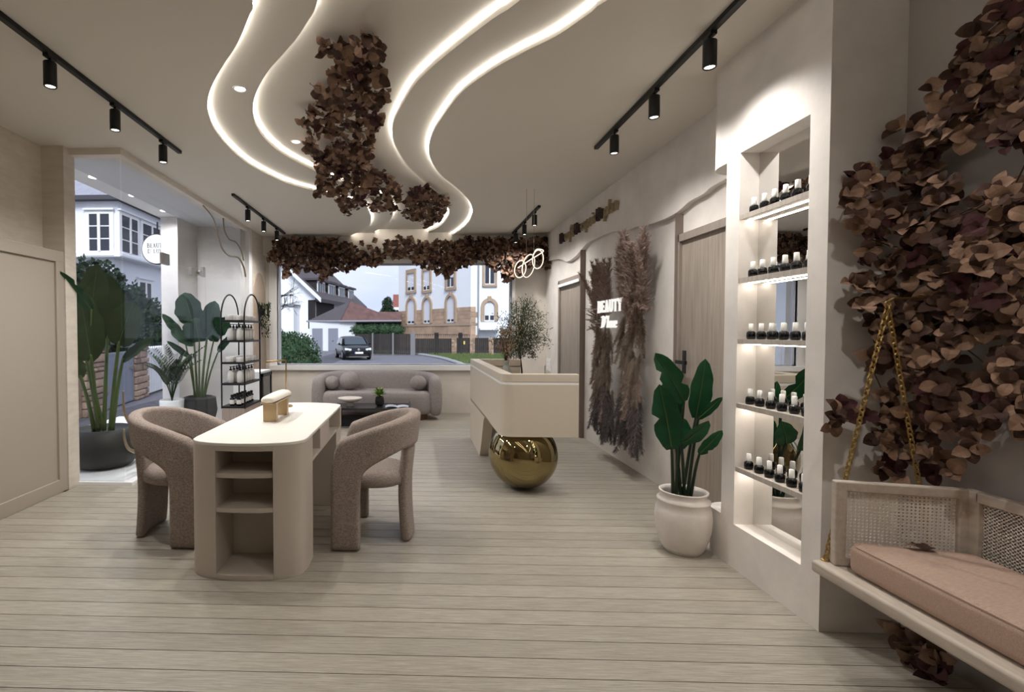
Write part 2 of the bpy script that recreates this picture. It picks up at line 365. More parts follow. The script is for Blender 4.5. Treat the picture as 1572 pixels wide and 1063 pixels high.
# timber posts between the doors
for (xa, xb, ytop, nm) in ((889.5, 898, 383, 'trim_1'), (1034, 1046.5, 328, 'trim_2')):
    ya = PX(xa, 510, 2.06).y; yb = PX(xb, 510, XR).y; zt = PX(xb, ytop, 2.1).z
    struct(MB().box(2.06, XR + .01, min(ya, yb), max(ya, yb), 0, zt).build(nm, POSTW, bevel=.004))
def timber_door(name, y0, y1, zt, handle=None):
    d = bpy.data.objects.new(name, None); d.location = (XR, (y0 + y1) / 2, 0); COL.objects.link(d); struct(d)
    MB().box(2.085, XR + .01, y1 - .055, y1, 0, zt).box(2.085, XR + .01, y0, y0 + .055, 0, zt).box(2.085, XR + .01, y0, y1, zt - .06, zt).build('door_frame', M('ash_frame', (150, 136, 124), .55, var=.2, scale=3, stretch=(12, 12, 1)), d, bevel=.003)
    MB().box(2.112, XR + .012, y0 + .055, y1 - .055, .005, zt - .06).build('door_leaf', DOORW, d)
    if handle:
        h = MB().box(2.10, 2.113, handle[0] - .02, handle[0] + .02, handle[1] - .09, handle[1] + .09).build('handle_plate', M('gunmetal', (60, 58, 58), .4, .6), d, bevel=.003)
        MB().tube([(2.10, handle[0], handle[1]), (2.06, handle[0], handle[1])], .01, 10).box(2.045, 2.065, handle[0] - .12, handle[0] + .02, handle[1] - .014, handle[1] + .014).build('door_handle', BLACK, h)
    return d
yd = PX(1045, 362, XR)
timber_door('door_1', 3.12, yd.y, yd.z, (PX(1054, 556, XR).y, PX(1054, 556, XR).z))
yd2 = PX(861, 432, XR)
timber_door('door_2', 6.5, yd2.y, yd2.z)
MB().box(2.07, 2.1, 6.56, yd2.y - .06, yd2.z - .1, yd2.z - .06).build('door_head_strip', WHITE, bpy.data.objects['door_2'])
# left wall, pier, panelled cabinet wall
struct(MB().box(XL - .2, XL, Y0, 4.2, -.1, 3.1).build('wall_left', LIMEWASH))
pier = struct(MB().box(-3.34, -2.95, 4.19, 4.33, -.05, 2.9).build('trim_3', LIMEWASH))
pan = MB()
pan.box(XL, XLP - .018, Y0, 4.185, 0, 1.99)
pn = struct(pan.build('wall_left_panel', BEIGE))
MB().box(XLP - .02, XLP, Y0, 4.185, 1.92, 2.0).box(XL, XLP, Y0, 4.186, 1.995, 2.012).box(XLP - .02, XLP, Y0, 4.185, 0, .11).box(XLP - .02, XLP, 4.09, 4.185, .1, 1.93).build('panel_rail', BEIGE, pn, bevel=.004)
struct(MB().box(XL - .2, XR + .2, Y0 - .2, Y0, -.1, 3.1).build('wall_rear', PLASTER))
# shopfront: beam, column, glass
struct(MB().box(-3.2, -2.62, 4.26, 4.36, 2.845, 2.905).box(-2.62, -2.5, 4.26, 7.6, 2.845, 2.905).build('beam', PLASTER))
struct(MB().box(-2.72, -2.492, 7.55, 7.68, -.1, 2.95).build('column', M('white_column', (226, 224, 226), .6), bevel=.006))
struct(MB().box(-2.7, -2.5, 7.67, 8.6, -.1, 3.1).build('wall_left_return', LIMEWASH))
w2 = struct(MB().box(-2.95, -2.56, 4.335, 4.347, .03, 2.85).build('window_2', DOORGLASS))
w3 = struct(MB().box(-2.556, -2.544, 4.36, 6.08, 2.06, 2.85).build('window_3', DOORGLASS))
w4 = struct(MB().box(-2.556, -2.544, 6.1, 7.56, .03, 2.85).build('window_4', DOORGLASS))
d3 = struct(MB().box(-2.556, -2.544, 4.37, 6.085, .04, 2.05).build('door_3', DOORGLASS))
for (a, b, c, d) in ((247, 258, 391, 405), (292, 300, 413, 423), (309.5, 313, 411, 425)):
    p, q = PX(a, d, XG), PX(b, c, XG); MB().box(XG - .012, XG + .02, p.y, q.y, min(p.z, q.z), max(p.z, q.z)).build('glass_clamp', CHROME, d3, bevel=.003)
h_ = MB()
MB().lathe([(.03, 0), (.03, .04)], 0, 0, 14).xf(Matrix.Translation(PX(303, 419, XG + .02)) @ Matrix.Rotation(math.pi / 2, 4, 'Y')).build('lock_knob', CHROME, d3, smooth=False)
def antler(pts, r0, r1, nm='door_handle'):
    w = spline([PX(a, b, XG + .035) for a, b in pts], 6); MB().tube(w, r0, 8, r2=r1).build(nm, BRONZE, d3, smooth=True)
antler([(312, 316), (328, 337), (335, 364), (341.7, 383), (352, 393), (366, 396), (374, 410), (377, 425)], .008, .014)
antler([(342.7, 335), (344.4, 354), (351.8, 367.7), (362, 372), (370, 385), (374, 400)], .012, .010)
antler([(189, 600), (189.5, 615), (190.3, 629), (194, 640.7), (202, 653), (214, 662), (228, 668)], .007, .020)
antler([(190, 659), (191.8, 676), (197, 688.7), (207, 694), (220, 697), (232, 696)], .007, .024)
# porch
struct(MB().box(-4.6, -2.47, 4.31, 7.7, -.45, .03).build('platform', WHITESTONE, bevel=.004))
struct(MB().box(-3.2, -2.56, 4.34, 7.6, 2.875, 3.0).build('porch_ceiling', M('porch_soffit', (206, 206, 212), .8)))
ps = struct(MB().box(-3.46, -3.2, 3.5, 7.6, 2.885, 3.0).build('porch_ceiling_strip', WHITE))
struct(MB().box(-3.43, -3.2, 6.75, 6.93, -.3, 2.9).box(-3.23, -3.2, 6.93, 7.36, -.3, 2.9).box(-3.23, -2.56, 7.36, 7.55, -.3, 2.9).build('wall_porch', MARBLE))
struct(MB().box(-3.46, -2.75, 7.7, 9.0, -.4, 3.4).box(-3.46, -3.34, -2.8, 4.2, -.4, 3.4).build('wall_outer', WHITE))
for (a, b) in ((143.7, 272), (204.3, 300), (252, 323.5)):
    p = PZ(a, b, 2.885); MB().lathe([(.045, 2.884), (.045, 2.879)], p.x, p.y, 16).build('porch_downlight', LENS, ps)
    l = bpy.data.lights.new('porch_lamp', 'SPOT'); l.energy = 55; l.spot_size = 2.9; l.spot_blend = .8; l.shadow_soft_size = .04
    lo = bpy.data.objects.new('porch_lamp', l); lo.location = (p.x, p.y, 2.87); COL.objects.link(lo)
# pillar with lit niche
XP = 1.8; NY0, NY1, NZ0, NZ1, NX = 2.413, 2.916, .25, 2.335, 1.905
pl = MB()
pl.box(XP, XR + .01, 2.30, NY0, -.02, 2.95).box(XP, XR + .01, NY1, 3.036, -.02, 2.95)
pl.box(XP, XR + .01, NY0, NY1, -.02, NZ0).box(XP, XR + .01, NY0, NY1, NZ1, 2.95).box(NX + .01, XR + .01, NY0, NY1, NZ0, NZ1)
def rounded(y0, y1, x0, x1, r, n=8):
    pts = [(x1, y0), (x1, y1)]
    pts += [(x0 + r - r * math.sin(a), y1 - r + r * math.cos(a)) for a in [math.pi / 2 * i / n for i in range(n + 1)]]
    return pts + [(x0, y0)]
pl.prism(rounded(3.036, 3.27, XP, XR + .01, .16), 2.318, 2.95)
pl.prism(rounded(3.036, 3.235, XP, XR + .01, .12), -.02, .272)
pil = struct(pl.build('pillar', PLASTER_W))
mi = MB().box(NX, NX + .008, NY0 + .001, NY1 - .001, NZ0 + .001, NZ1 - .001).build('mirror', MIRROR)
tag(mi, 'tall mirror at the back of the lit wall niche', 'mirror')
SHZ = [.58, .94, 1.30, 1.64, 1.99]; SHN = ['bottom', 'fourth', 'middle', 'second', 'top']
bot = thing('nail_polish_bottle', 'x', 'bottle', group='nail polish bottles in the niche')
MB().lathe([(.017, 0), (.0215, .004), (.0225, .02), (.0215, .036), (.017, .042), (.010, .044)], 0, 0, 14).build('bottle_body', BOTB, bot, smooth=True)
MB().lathe([(.0115, .044), (.0125, .046), (.0115, .084), (.009, .086)], 0, 0, 12).build('cap', CAPW, bot, smooth=True)
first = True
for z, sn in zip(SHZ, SHN):
    s = thing('shelf', 'narrow grey ash shelf, %s of the five in the wall niche' % {'bottom': 'lowest', 'fourth': 'second from below', 'middle': 'middle one', 'second': 'second from above', 'top': 'highest'}[sn], 'shelf', (1.853, 2.66, z), 'niche shelves')
    MB().box(XP + .004, NX - .001, NY0 + .001, NY1 - .001, z - .026, z).build('shelf_board', SHELFW, s)
    if True: MB().box(XP + .05, XP + .060, NY0 + .002, NY1 - .002, z - .031, z - .0265).build('led_strip', LEDS, s, label='white light strip under the shelf')
    for i in range(6):
        t = bot if first else copy_tree(bot); first = False
        t.location = (1.846 + random.uniform(-.003, .003), 2.865 - .081 * i, z + .0005); t.rotation_euler = (0, 0, random.random() * 6)
        t['label'] = 'black polish bottle with white cap, %s from the door, %s niche shelf' % (ORD[i], {'bottom': 'lowest', 'fourth': 'second lowest', 'middle': 'middle', 'second': 'second highest', 'top': 'highest'}[sn])

# ------------------------------------------------------------------ track lights and downlights
def track(label, X, y0, y1, spots, power):
    t = thing('track_light', label, 'track light', (X, (y0 + y1) / 2, ZC), 'black ceiling track lights')
    MB().box(X - .017, X + .017, y0, y1, ZC - .028, ZC - .0005).build('rail', BLACK, t, bevel=.002)
    for sy in spots:
        s = MB().lathe([(.030, 2.836), (.033, 2.832), (.033, 2.703), (.031, 2.70), (.027, 2.70), (.025, 2.706)], X, sy, 20).build('spotlight', BLACK, t, smooth=False)
        s.data.polygons.foreach_set('use_smooth', [len(p.vertices) == 4 for p in s.data.polygons])
        MB().box(X - .016, X + .016, sy - .035, sy + .035, ZC - .045, ZC - .027).lathe([(.008, 2.83), (.008, 2.86)], X, sy, 8).build('adapter', BLACK, s)
        MB().lathe([(.001, 2.7055), (.0245, 2.7055)], X, sy, 16, cap=False).build('lens', LENS, s)
        l = bpy.data.lights.new('spot_lamp', 'SPOT'); l.energy = power; l.spot_size = math.radians(150); l.spot_blend = 1.0; l.shadow_soft_size = .03; l.color = (1, .975, .94)
        lo = bpy.data.objects.new('spot_lamp', l); lo.location = (X, sy, 2.695); COL.objects.link(lo)
track('black ceiling track with spotlights beside the lit niche pillar', 1.51, 1.2, 4.366, (2.71, 3.32, 3.97), SPOT_W)
track('black ceiling track with spotlights above the beige panelled wall', -2.03, .4, 4.345, (2.79, 3.40, 4.05), SPOT_W)
track('short black ceiling track with three spotlights near the glass shopfront and display rack', -2.06, 5.69, 7.95, (6.2, 6.85, 7.5), SPOT_W)
track('short black ceiling track with three spotlights above the reception desk', 1.515, 6.35, 8.06, (6.6, 7.2, 7.83), SPOT_W)
for (a, b, z, lab) in ((368.5, 136.4, Z1, 'round recessed downlight in the outer cove step'), (454.5, 217.5, Z2, 'round recessed downlight beside the ceiling vine, in the inner cove'), (None, (1.15, .95), Z2, 'added unseen fill downlight overhead in front of the swing bench'), (None, (-1.9, 1.3), ZC, 'added unseen fill downlight overhead near the panelled wall')):  # last two are out of view, added to brighten the bench and foreground
    p = PZ(a, b, z) if a else Vector(b)
    d = thing('downlight', lab, 'downlight', (p.x, p.y, z), 'recessed downlights')
    MB().lathe([(.046, z), (.046, z - .004), (.038, z - .004), (.034, z + .004)], p.x, p.y, 20, cap=False).build('trim_ring', WHITE, d)
    MB().lathe([(.001, z - .0008), (.034, z - .0008)], p.x, p.y, 18, cap=False).build('lens', LENS, d)
    l = bpy.data.lights.new('downlight_lamp', 'SPOT'); l.energy = DOWN_W * (.3 if p.x < -1.5 else 1); l.spot_size = 2.3; l.spot_blend = .8; l.shadow_soft_size = .03; l.color = (1, .975, .94)
    lo = bpy.data.objects.new('downlight_lamp', l); lo.location = (p.x, p.y, z - .01); COL.objects.link(lo)

# ------------------------------------------------------------------ manicure table
tb = thing('manicure_table', 'long stone-beige manicure table with rounded ends and open shelves, between two tub chairs', 'table', (-.93, 3.43, 0))
TX0, TX1, TZ = -1.25, -.61, .745
def oval(x0, x1, y0, y1, bulge, n=14, inset=0.0, front=True, back=True):
    """plan outline: straight sides, arcs bulging outward at both short ends"""
    w = (x1 - x0) / 2; c = (x0 + x1) / 2; pts = []
    def arc(sgn, yb):
        return [(c + (w - inset) * math.sin(a), yb + sgn * bulge * (max(0, math.cos(a)) ** .75)) for a in [(-math.pi / 2 + math.pi * i / n) for i in range(n + 1)]]
    a = arc(-1, y0) if front else [(x0 + inset, y0), (x1 - inset, y0)]
    b = arc(1, y1) if back else [(x0 + inset, y1), (x1 - inset, y1)]
    return a + b[::-1]
FY, BY, BU = 2.83, 4.08, .165
MB().prism(oval(TX0, TX1, FY, BY, BU), TZ - .018, TZ).build('table_top', TABLETOP, tb, bevel=.004)
body = MB()
def arcY(x):  # front arc
    w = (TX1 - TX0) / 2; c = (TX0 + TX1) / 2; s = max(-1, min(1, (x - c) / w)); return FY - BU * (math.sqrt(1 - s * s) ** .75)
OX0, OX1 = -1.08, -.768     # open shelf bay
def seg(x0, x1, yback, z0, z1, n=8, off=0.0):
    xs = [x0 + (x1 - x0) * i / n for i in range(n + 1)]
    body.prism([(q, arcY(q) + off) for q in xs] + [(x1, yback), (x0, yback)], z0, z1)
PB = 2.97
seg(TX0, OX0, PB, 0, TZ - .018, 10); seg(OX1, TX1, PB, 0, TZ - .018, 10)
seg(OX0, OX1, PB, .70, TZ - .018); seg(OX0, OX1, PB, 0, .03)
body.box(OX0, OX1, PB - .03, PB, .03, .70)
# rear pedestal, apron with cubbies and spine
k_ = oval(TX0, TX1, 3.86, BY, BU, front=False); body.prism(k_, 0, .575)
body.box(TX0 + .02, -.82, 3.86, 4.1, .575, .727).box(TX0 + .02, TX1, 4.06, 4.12, .575, .727)
body.box(TX0, TX1, PB, 3.86, .575, .595)
body.box(TX0, -.82, PB, 3.86, .59, .727)
body.box(-.82, TX1, 3.21, 3.54, .59, .727); body.box(-.82, TX1, PB, PB + .005, .59, .727)
body.box(-1.0, -.86, PB, 3.86, 0, .58)
body.build('table_body', TABLEM, tb, bevel=.003)
def shelf_at(z0, z1, nm):
    xs = [OX0 + (OX1 - OX0) * i / 8 for i in range(9)]
    MB().prism([(q, arcY(q) + .012) for q in xs] + [(OX1, PB - .03), (OX0, PB - .03)], z0, z1).build(nm, TABLEM, tb)
shelf_at(.553, .577, 'shelf_board'); shelf_at(.365, .389, 'shelf_board')
hr = thing('hand_rest', 'arched manicure hand rest with cream cushion and gold block legs on the table', 'hand rest', (-.965, 3.5, TZ))
for (ya, yb) in ((3.315, 3.36), (3.60, 3.645)):
    MB().box(-1.012, -.922, ya, yb, TZ + .0005, .868).build('leg', M('champagne_metal', (190, 160, 116), .35, .55), hr, bevel=.004)
MB().box(-1.018, -.916, 3.285, 3.70, .866, .876).build('cushion_base', M('champagne_metal', (190, 160, 116)), hr, bevel=.003)
cu = MB(); prof = [(-.055, 0), (-.058, .018), (-.048, .036), (-.02, .046), (.02, .046), (.048, .036), (.058, .018), (.055, 0)]
yy_ = [3.27, 3.275, 3.30, 3.40, 3.60, 3.69, 3.715, 3.72]; sc_ = [.55, .8, .97, 1, 1, .97, .8, .55]
vs = [(-.967 + a * s_, q, .876 + b * s_) for q, s_ in zip(yy_, sc_) for a, b in prof]
cu.add(vs, [(8 * i + j, 8 * i + (j + 1) % 8, 8 * i + 8 + (j + 1) % 8, 8 * i + 8 + j) for i in range(7) for j in range(8)] + [tuple(range(8)), tuple(range(56, 64))])
cu.build('cushion', M('cream_vinyl', (238, 228, 212), .45), hr, smooth=True, sub=1)
la = thing('desk_lamp', 'thin brass angled desk lamp at the far end of the manicure table', 'lamp', (-1.032, 4.0, TZ))
MB().lathe([(.05, TZ + .0005), (.05, TZ + .012), (.008, TZ + .016)], -1.032, 4.0, 20).build('base', BRASS, la)
MB().tube([(-1.032, 4.0, TZ + .012), (-1.032, 4.0, 1.105), (-1.034, 4.0, 1.113), (-1.04, 3.998, 1.117)], .0055, 8).build('pole', BRASS, la, smooth=True)
MB().tube([(-1.036, 4.0, 1.117), (-1.178, 3.95, 1.104)], .0065, 8).build('lamp_arm', BRASS, la, smooth=True)

# ------------------------------------------------------------------ tub chairs
def chair(label, x, y, rz):
    c = thing('tub_chair', label, 'chair', (0, 0, 0), 'mocha tub chairs')
    # plan centreline of the shell: straight sides then an ellipse round the back
    HWd, FR, BK = .285, .262, -.205
    path = []
    ns = 10
    for i in range(ns + 1): path.append((FR - (FR + .0) * i / ns, -HWd))
    for i in range(1, 24):
        a = -math.pi / 2 - math.pi * i / 24; path.append((abs(BK) * math.cos(a), HWd * math.sin(a)))
    for i in range(ns + 1): path.append((0 + FR * i / ns, HWd))
    def ztop(f):   # f forward
        t = (FR - f) / (FR - BK)
        return .46 + .20 * min(1, t / .10) ** .5 + (.165 * t ** .85 if t > 0 else 0)
    def zlow(f):
        t = (FR - f) / (FR - BK); return .36 + .0 if t < .3 else .40 + .21 * min(1, (t - .36) / .5) ** .55 if t > .36 else .36 + .04 * (t - .3) / .06
    def off(f, z, yv):
        b = max(0, -f / abs(BK)); s_ = 1 + .06 * max(0, (z - .42) / .4)
        return (f - .05 * b * max(0, (z - .4) / .42), yv * s_)
    NZ = 6; mb = MB(); vs = []
    for (f, yv) in path:
        a, b = zlow(f), ztop(f)
        for k in range(NZ + 1):
            z = a + (b - a) * k / NZ; q = off(f, z, yv); vs.append((q[0], q[1], z))
    N = len(path); fs = [(i * (NZ + 1) + k, (i + 1) * (NZ + 1) + k, (i + 1) * (NZ + 1) + k + 1, i * (NZ + 1) + k + 1) for i in range(N - 1) for k in range(NZ)]
    legs = []
    for side in (0, 1):
        idx = [i for i in range(N) if path[i][0] > .055 and ((path[i][1] < 0) == (side == 0)) and (i <= ns if side == 0 else i >= N - 1 - ns)]
        base = {}
        for i in idx:
            f, yv = path[i]; ids = [i * (NZ + 1)]
            for z in (.28, .15, .03, .0):
                ids.append(len(vs)); vs.append((f, yv, max(z, .0)))
            base[i] = ids
        for i in idx[:-1]:
            for k in range(4): fs.append((base[i][k], base[i][k + 1], base[i + 1][k + 1], base[i + 1][k]))
    mb.add(vs, fs); sh = mb.build('upholstered_shell', BOUCLE, c, smooth=True, solid=.085, sub=1)
    for v in sh.data.vertices: v.co.z = max(v.co.z, .0)
    rl = MB(); vs = []
    zs = [.66, .5, .4, .25, .1, .02, .004]
    ring = 8
    for z in zs:
        for k in range(9):
            a = math.pi - .62 + 1.24 * k / 8; f = abs(BK) * math.cos(a) * 1.02; q = off(f, z, HWd * math.sin(a)); vs.append((q[0] + .004 - .02 * (z < .2) * (1 - z / .2), q[1], z))
    rl.add(vs, [(i * 9 + k, i * 9 + k + 1, i * 9 + 10 + k, i * 9 + 9 + k) for i in range(6) for k in range(8)])
    rl.build('rear_leg', BOUCLE, c, smooth=True, solid=.062, sub=1)
    MB().lathe([(.05, .355), (.2, .357), (.238, .375), (.245, .405), (.235, .44), (.19, .458), (.05, .462)], .01, 0, 32, sx=.98, sy=1.02).build('seat', BOUCLE, c, smooth=True)
    c.location = (x, y, 0); c.rotation_euler = (0, 0, rz); return c
chair('mocha boucle tub chair on the shopfront side of the manicure table', -1.60, 3.365, 0)
chair('mocha boucle tub chair on the reception side of the manicure table', -.26, 3.365, math.pi)

# ------------------------------------------------------------------ reception desk
rd = thing('reception_desk', 'sand coloured reception counter resting on a gold sphere', 'desk', (1.0, 5.3, 0))
RX0, RX1, RY0, RY1, RZB, RZT, RR = .69, 1.31, 4.12, 6.46, .49, 1.0, .1
sh = MB()
oa = [(RX0 + RR - RR * math.cos(a), RY0 + RR - RR * math.sin(a)) for a in [math.pi / 2 * i / 10 for i in range(11)]]
tk = .10
outer = [(RX0, RY1)] + oa + [(RX1, RY0)]
inner = [(RX1, RY0 + .07), (RX0 + tk, RY0 + .07), (RX0 + tk, RY1)]
def deskring(z0, z1, e=0.0):
    o2 = [(RX0 - e, RY1)] + [(RX0 + RR - (RR + e) * math.cos(a), RY0 + RR - (RR + e) * math.sin(a)) for a in [math.pi / 2 * i / 10 for i in range(11)]] + [(RX1, RY0 - e)]
    return o2 + inner
sh.prism(deskring(RZB, .92), RZB, .915)
# leg of the side panel with sweeping curve
cv = spline([(4.6, RZB + .01), (4.98, RZB), (5.12, .475), (5.2, .425), (5.26, .33), (5.36, .17), (5.5, 0)], 5)
side = [(v.x, v.y) for v in cv] + [(RY1, 0), (RY1, RZB + .01)]
sh.prism([(a, b) for a, b in side], RX0, RX0 + tk, 'x')
sh.box(RX0 + .02, RX1, RY1 - .06, RY1, 0, .915)
sh.build('counter_panel', DESKM, rd, bevel=.003)
MB().prism(deskring(0, 0, -.004), .913, .937).build('inlay_strip', WHITE, rd)
mt = MB().prism(deskring(0, 0), .935, RZT); mt.box(RX0 + .02, RX1, RY1 - .06, RY1, .9, RZT - .001); mt.build('counter_top', DESKM, rd, bevel=.004)
MB().box(RX0 + tk, 1.15, 4.5, RY1 - .06, .72, .75).build('work_surface', DESKM, rd)
gs = MB().ball((.92, 4.375, .29), .29, 48, 32).build('gold_sphere', GOLD, None, smooth=True)
tag(gs, 'mirror-polished gold sphere under the corner of the reception desk', 'sphere')
v = thing('vase', 'smoky glass vase standing on the reception desk', 'vase', (.99, 5.6, .75))
MB().lathe([(.03, .7505), (.06, .76), (.072, .82), (.06, .9), (.03, .97), (.022, 1.0), (.026, 1.03)], .99, 5.6, 20, cap=False).build('vase_body', M('smoky_glass', (150, 150, 140), .15), v, smooth=True, solid=.004)
fb = thing('dried_flowers', 'bunch of dried flowers in the smoky vase on the reception desk', 'flowers', (.99, 5.6, .76))
st = MB(); fm = MB(); rr = random.Random(5)
for i in range(34):
    a, t = rr.random() * 6.28, rr.random() * .16; tip = Vector((.99 + t * math.cos(a), 5.6 + t * math.sin(a), 1.14 + rr.random() * .26)); st.tube([(.99, 5.6, .78), (.99 + .2 * t * math.cos(a), 5.6 + .2 * t * math.sin(a), 1.04), tip], .002, 3)
    for j in range(9):
        q = tip + Vector((rr.gauss(0, .02), rr.gauss(0, .02), rr.gauss(-.02, .04))); fm.ball(q, .009, 5, 3)
st.build('stem', TWIG, fb); fm.build('flower_heads', DRIED, fb, kind='stuff')

# olive tree
ot = thing('olive_tree', 'slender olive tree with fine grey green leaves standing behind the reception desk', 'tree', (1.43, 6.95, 0))
MB().lathe([(.16, 0), (.19, .1), (.2, .32), (.18, .36), (.17, .34)], 1.43, 6.95, 24).build('pot', BLACKPOT, ot, smooth=True)
ol = MB(); br = MB(); rr = random.Random(9); C0 = Vector((1.43, 6.95, 0))
br.tube([C0 + Vector((0, 0, .3)), C0 + Vector((.01, 0, .8)), C0 + Vector((-.03, .0, 1.15)), C0 + Vector((-.02, 0, 1.4))], .014, 7, r2=.008)
for i in range(120):
    a = rr.random() * 6.28; ph = rr.random(); z = 1.0 + .84 * ph; rad = .43 * math.sin(math.pi * min(1, max(.12, ph * .95 + .05))) ** .6 * rr.uniform(.45, 1.05)
    tip = C0 + Vector((rad * math.cos(a), rad * math.sin(a), z + rr.gauss(0, .03) - .05 * rr.random())); b0 = C0 + Vector((-.02, 0, rr.uniform(.95, 1.35))); mid = (b0 + tip) / 2 + Vector((0, 0, .06))
    br.tube([b0, mid, tip], .0022, 3)
    for j in range(46):
        t = rr.random() ** .45; p = b0.lerp(mid, t * 2) if t < .5 else mid.lerp(tip, t * 2 - 1); p = p + Vector((rr.gauss(0, .03), rr.gauss(0, .03), rr.gauss(0, .03)))
        d = Vector((rr.gauss(0, 1), rr.gauss(0, 1), rr.gauss(0, .8))).normalized(); s_ = d.cross(Vector((rr.gauss(0, 1), rr.gauss(0, 1), rr.gauss(0, 1)))).normalized(); L_ = rr.uniform(.026, .042)
        ol.add([p, p + d * L_ * .5 + s_ * .0055, p + d * L_, p + d * L_ * .5 - s_ * .0055], [(0, 1, 2, 3)])
br.build('trunk', TWIG, ot); ol.build('foliage', OLIVE, ot, kind='stuff')

# ring pendant
pc = PX(812, 406, 1.25); PYd = 5.62
pe = thing('ring_pendant', 'gold pendant lamp of three glowing interlocked rings above the reception desk', 'pendant', (1.25, PYd, 2.1))
def ringpts(cxp, cyp, rp, squash, tilt, Yc, n=40):
    c = PY(cxp, cyp, Yc); r = rp * Yc / 780; return [Vector((c.x + r * squash * math.cos(a) * math.cos(tilt) - r * math.sin(a) * math.sin(tilt), Yc + r * math.cos(a) * (1 - squash) * 1.2, c.z + r * squash * math.cos(a) * math.sin(tilt) + r * math.sin(a) * math.cos(tilt))) for a in [2 * math.pi * i / n for i in range(n)]]
for (a, b, r, sq, ti, yc) in ((798.5, 413.5, 12.5, .70, -.25, 5.60), (811, 408.5, 17, .58, -.3, 5.63), (825.5, 398.5, 13.5, .66, -.15, 5.66)):
    pts = ringpts(a, b, r, sq, ti, yc)
    g = MB().tube(pts, .0085, 8, closed=True).build('ring', BRASS, pe, smooth=True)
    c0 = sum(pts, Vector()) / len(pts)
    MB().tube([p + Vector((0, -.007, 0)) + (p - c0).normalized() * .003 for p in pts], .006, 6, closed=True).build('ring_led', LEDR, g)
a_, b_, c_ = PY(795, 411.5, 5.60), PY(834, 386, 5.66), PY(824, 384.5, 5.66)
MB().tube(spline([a_, a_.lerp(b_, .5), b_, c_ + Vector((0, 0, .01)), PY(818, 392, 5.66)], 6), .0065, 6).build('light_bar', LEDR, pe)
for (x_, yb_) in ((808, 397), (819.5, 389)):
    b0 = PY(x_, yb_, 5.63); MB().tube([b0, (b0.x, b0.y, ZC)], .0022, 5).build('suspension_wire', CHROME, pe)

# ------------------------------------------------------------------ sofa group
sf = thing('sofa', 'curved mauve boucle sofa with rounded arms under the wide window', 'sofa', (-.6, 8.0, 0))
SXC, SW = -.60, 1.0
def shell_sec(path, hts, th, name):
    vs = []; K = 12
    for i, (x, y) in enumerate(path):
        t = Vector(path[min(i + 1, len(path) - 1)]) - Vector(path[max(i - 1, 0)]); t.normalize(); nrm = Vector((-t.y, t.x))
        h = hts[i]
        for k in range(K):
            a = 2 * math.pi * k / K; u = math.copysign(abs(math.cos(a)) ** .55, math.cos(a)) * th / 2; w = math.copysign(abs(math.sin(a)) ** .45, math.sin(a)) * .5 + .5
            e = .7 if i in (0, len(path) - 1) else 1
            zz = .05 + (h - .05) * w
            if e < 1: zz = .05 + (h - .05) * (.5 + (w - .5) * .8)
            vs.append((x + nrm.x * u * e, y + nrm.y * u * e, zz))
    N = len(path)
    m_ = MB().add(vs, [(i * K + k, i * K + (k + 1) % K, (i + 1) * K + (k + 1) % K, (i + 1) * K + k) for i in range(N - 1) for k in range(K)] + [tuple(range(K)), tuple(range((N - 1) * K, N * K))])
    return m_.build(name, SOFAF, sf, smooth=True, sub=1)
pth = []; 
for i in range(41):
    a = math.pi * (-.04 + 1.08 * i / 40); c_, s_ = math.cos(a), math.sin(a)
    pth.append((SXC - .90 * math.copysign(abs(c_) ** .55, c_), 7.72 + .5 * (math.copysign(abs(s_) ** .6, s_) if s_ > 0 else s_ * 1.0)))
hts = [.62 + .11 * max(0, math.sin(math.pi * i / 40)) ** .5 for i in range(41)]
shell_sec(pth, hts, .21, 'backrest')
vs = []; K = 40
def sup(a, ex): return math.copysign(abs(a) ** ex, a)
for (sc, z) in ((.86, .085), (.97, .10), (1.0, .17), (1.0, .34), (.975, .405), (.9, .43), (.6, .437)):
    for k in range(K):
        a = 2 * math.pi * k / K; vs.append((SXC + .86 * sc * sup(math.cos(a), .45), 7.92 + .335 * (sc ** .6) * sup(math.sin(a), .4), z))
MB().add(vs, [(j * K + k, j * K + (k + 1) % K, (j + 1) * K + (k + 1) % K, (j + 1) * K + k) for j in range(6) for k in range(K)] + [tuple(range(K)), tuple(range(6 * K, 7 * K))]).build('seat', SOFAF, sf, smooth=True)
MB().prism([(SXC + .78 * sup(math.cos(2 * math.pi * k / 32), .4), 7.92 + .28 * sup(math.sin(2 * math.pi * k / 32), .4)) for k in range(32)], 0, .09).build('plinth', BROWNW, sf)
for (a, b, r, lab) in ((510, 590, .118, 'small round mauve cushion at the shopfront end of the sofa'), (537, 587, .156, 'largest round mauve ball cushion on the sofa'), (642, 590, .123, 'round mauve cushion alone at the desk end of the sofa')):
    p = PY(a, b, 7.88); tag(MB().ball((p.x, p.y, .437 + r * .93), r, 24, 16, sz=.93, sx=1.03).build('ball_cushion', SOFAF, None, smooth=True), lab, 'cushion', 'ball cushions on the sofa')
ct = thing('coffee_table', 'low black coffee table in front of the sofa', 'coffee table', (-.6, 7.25, 0))
CTZ = .285
MB().box(-1.17, -.075, 6.98, 7.5, CTZ - .03, CTZ).build('table_top', DARKTOP, ct, bevel=.003)
MB().box(-.10, -.078, 6.98, 7.5, CTZ - .03, CTZ + .025).build('raised_edge', BLACK, ct)
MB().box(-1.13, -1.09, 7.02, 7.46, .1, CTZ - .03).box(-.16, -.12, 7.02, 7.46, .1, CTZ - .03).build('side_support', BLACK, ct)
MB().box(-1.17, -.12, 7.16, 7.48, 0, .1).build('plinth', NAVY, ct, bevel=.003)
bo = thing('bowl', 'shallow stone footed bowl on the coffee table', 'bowl', (-.94, 7.22, CTZ))
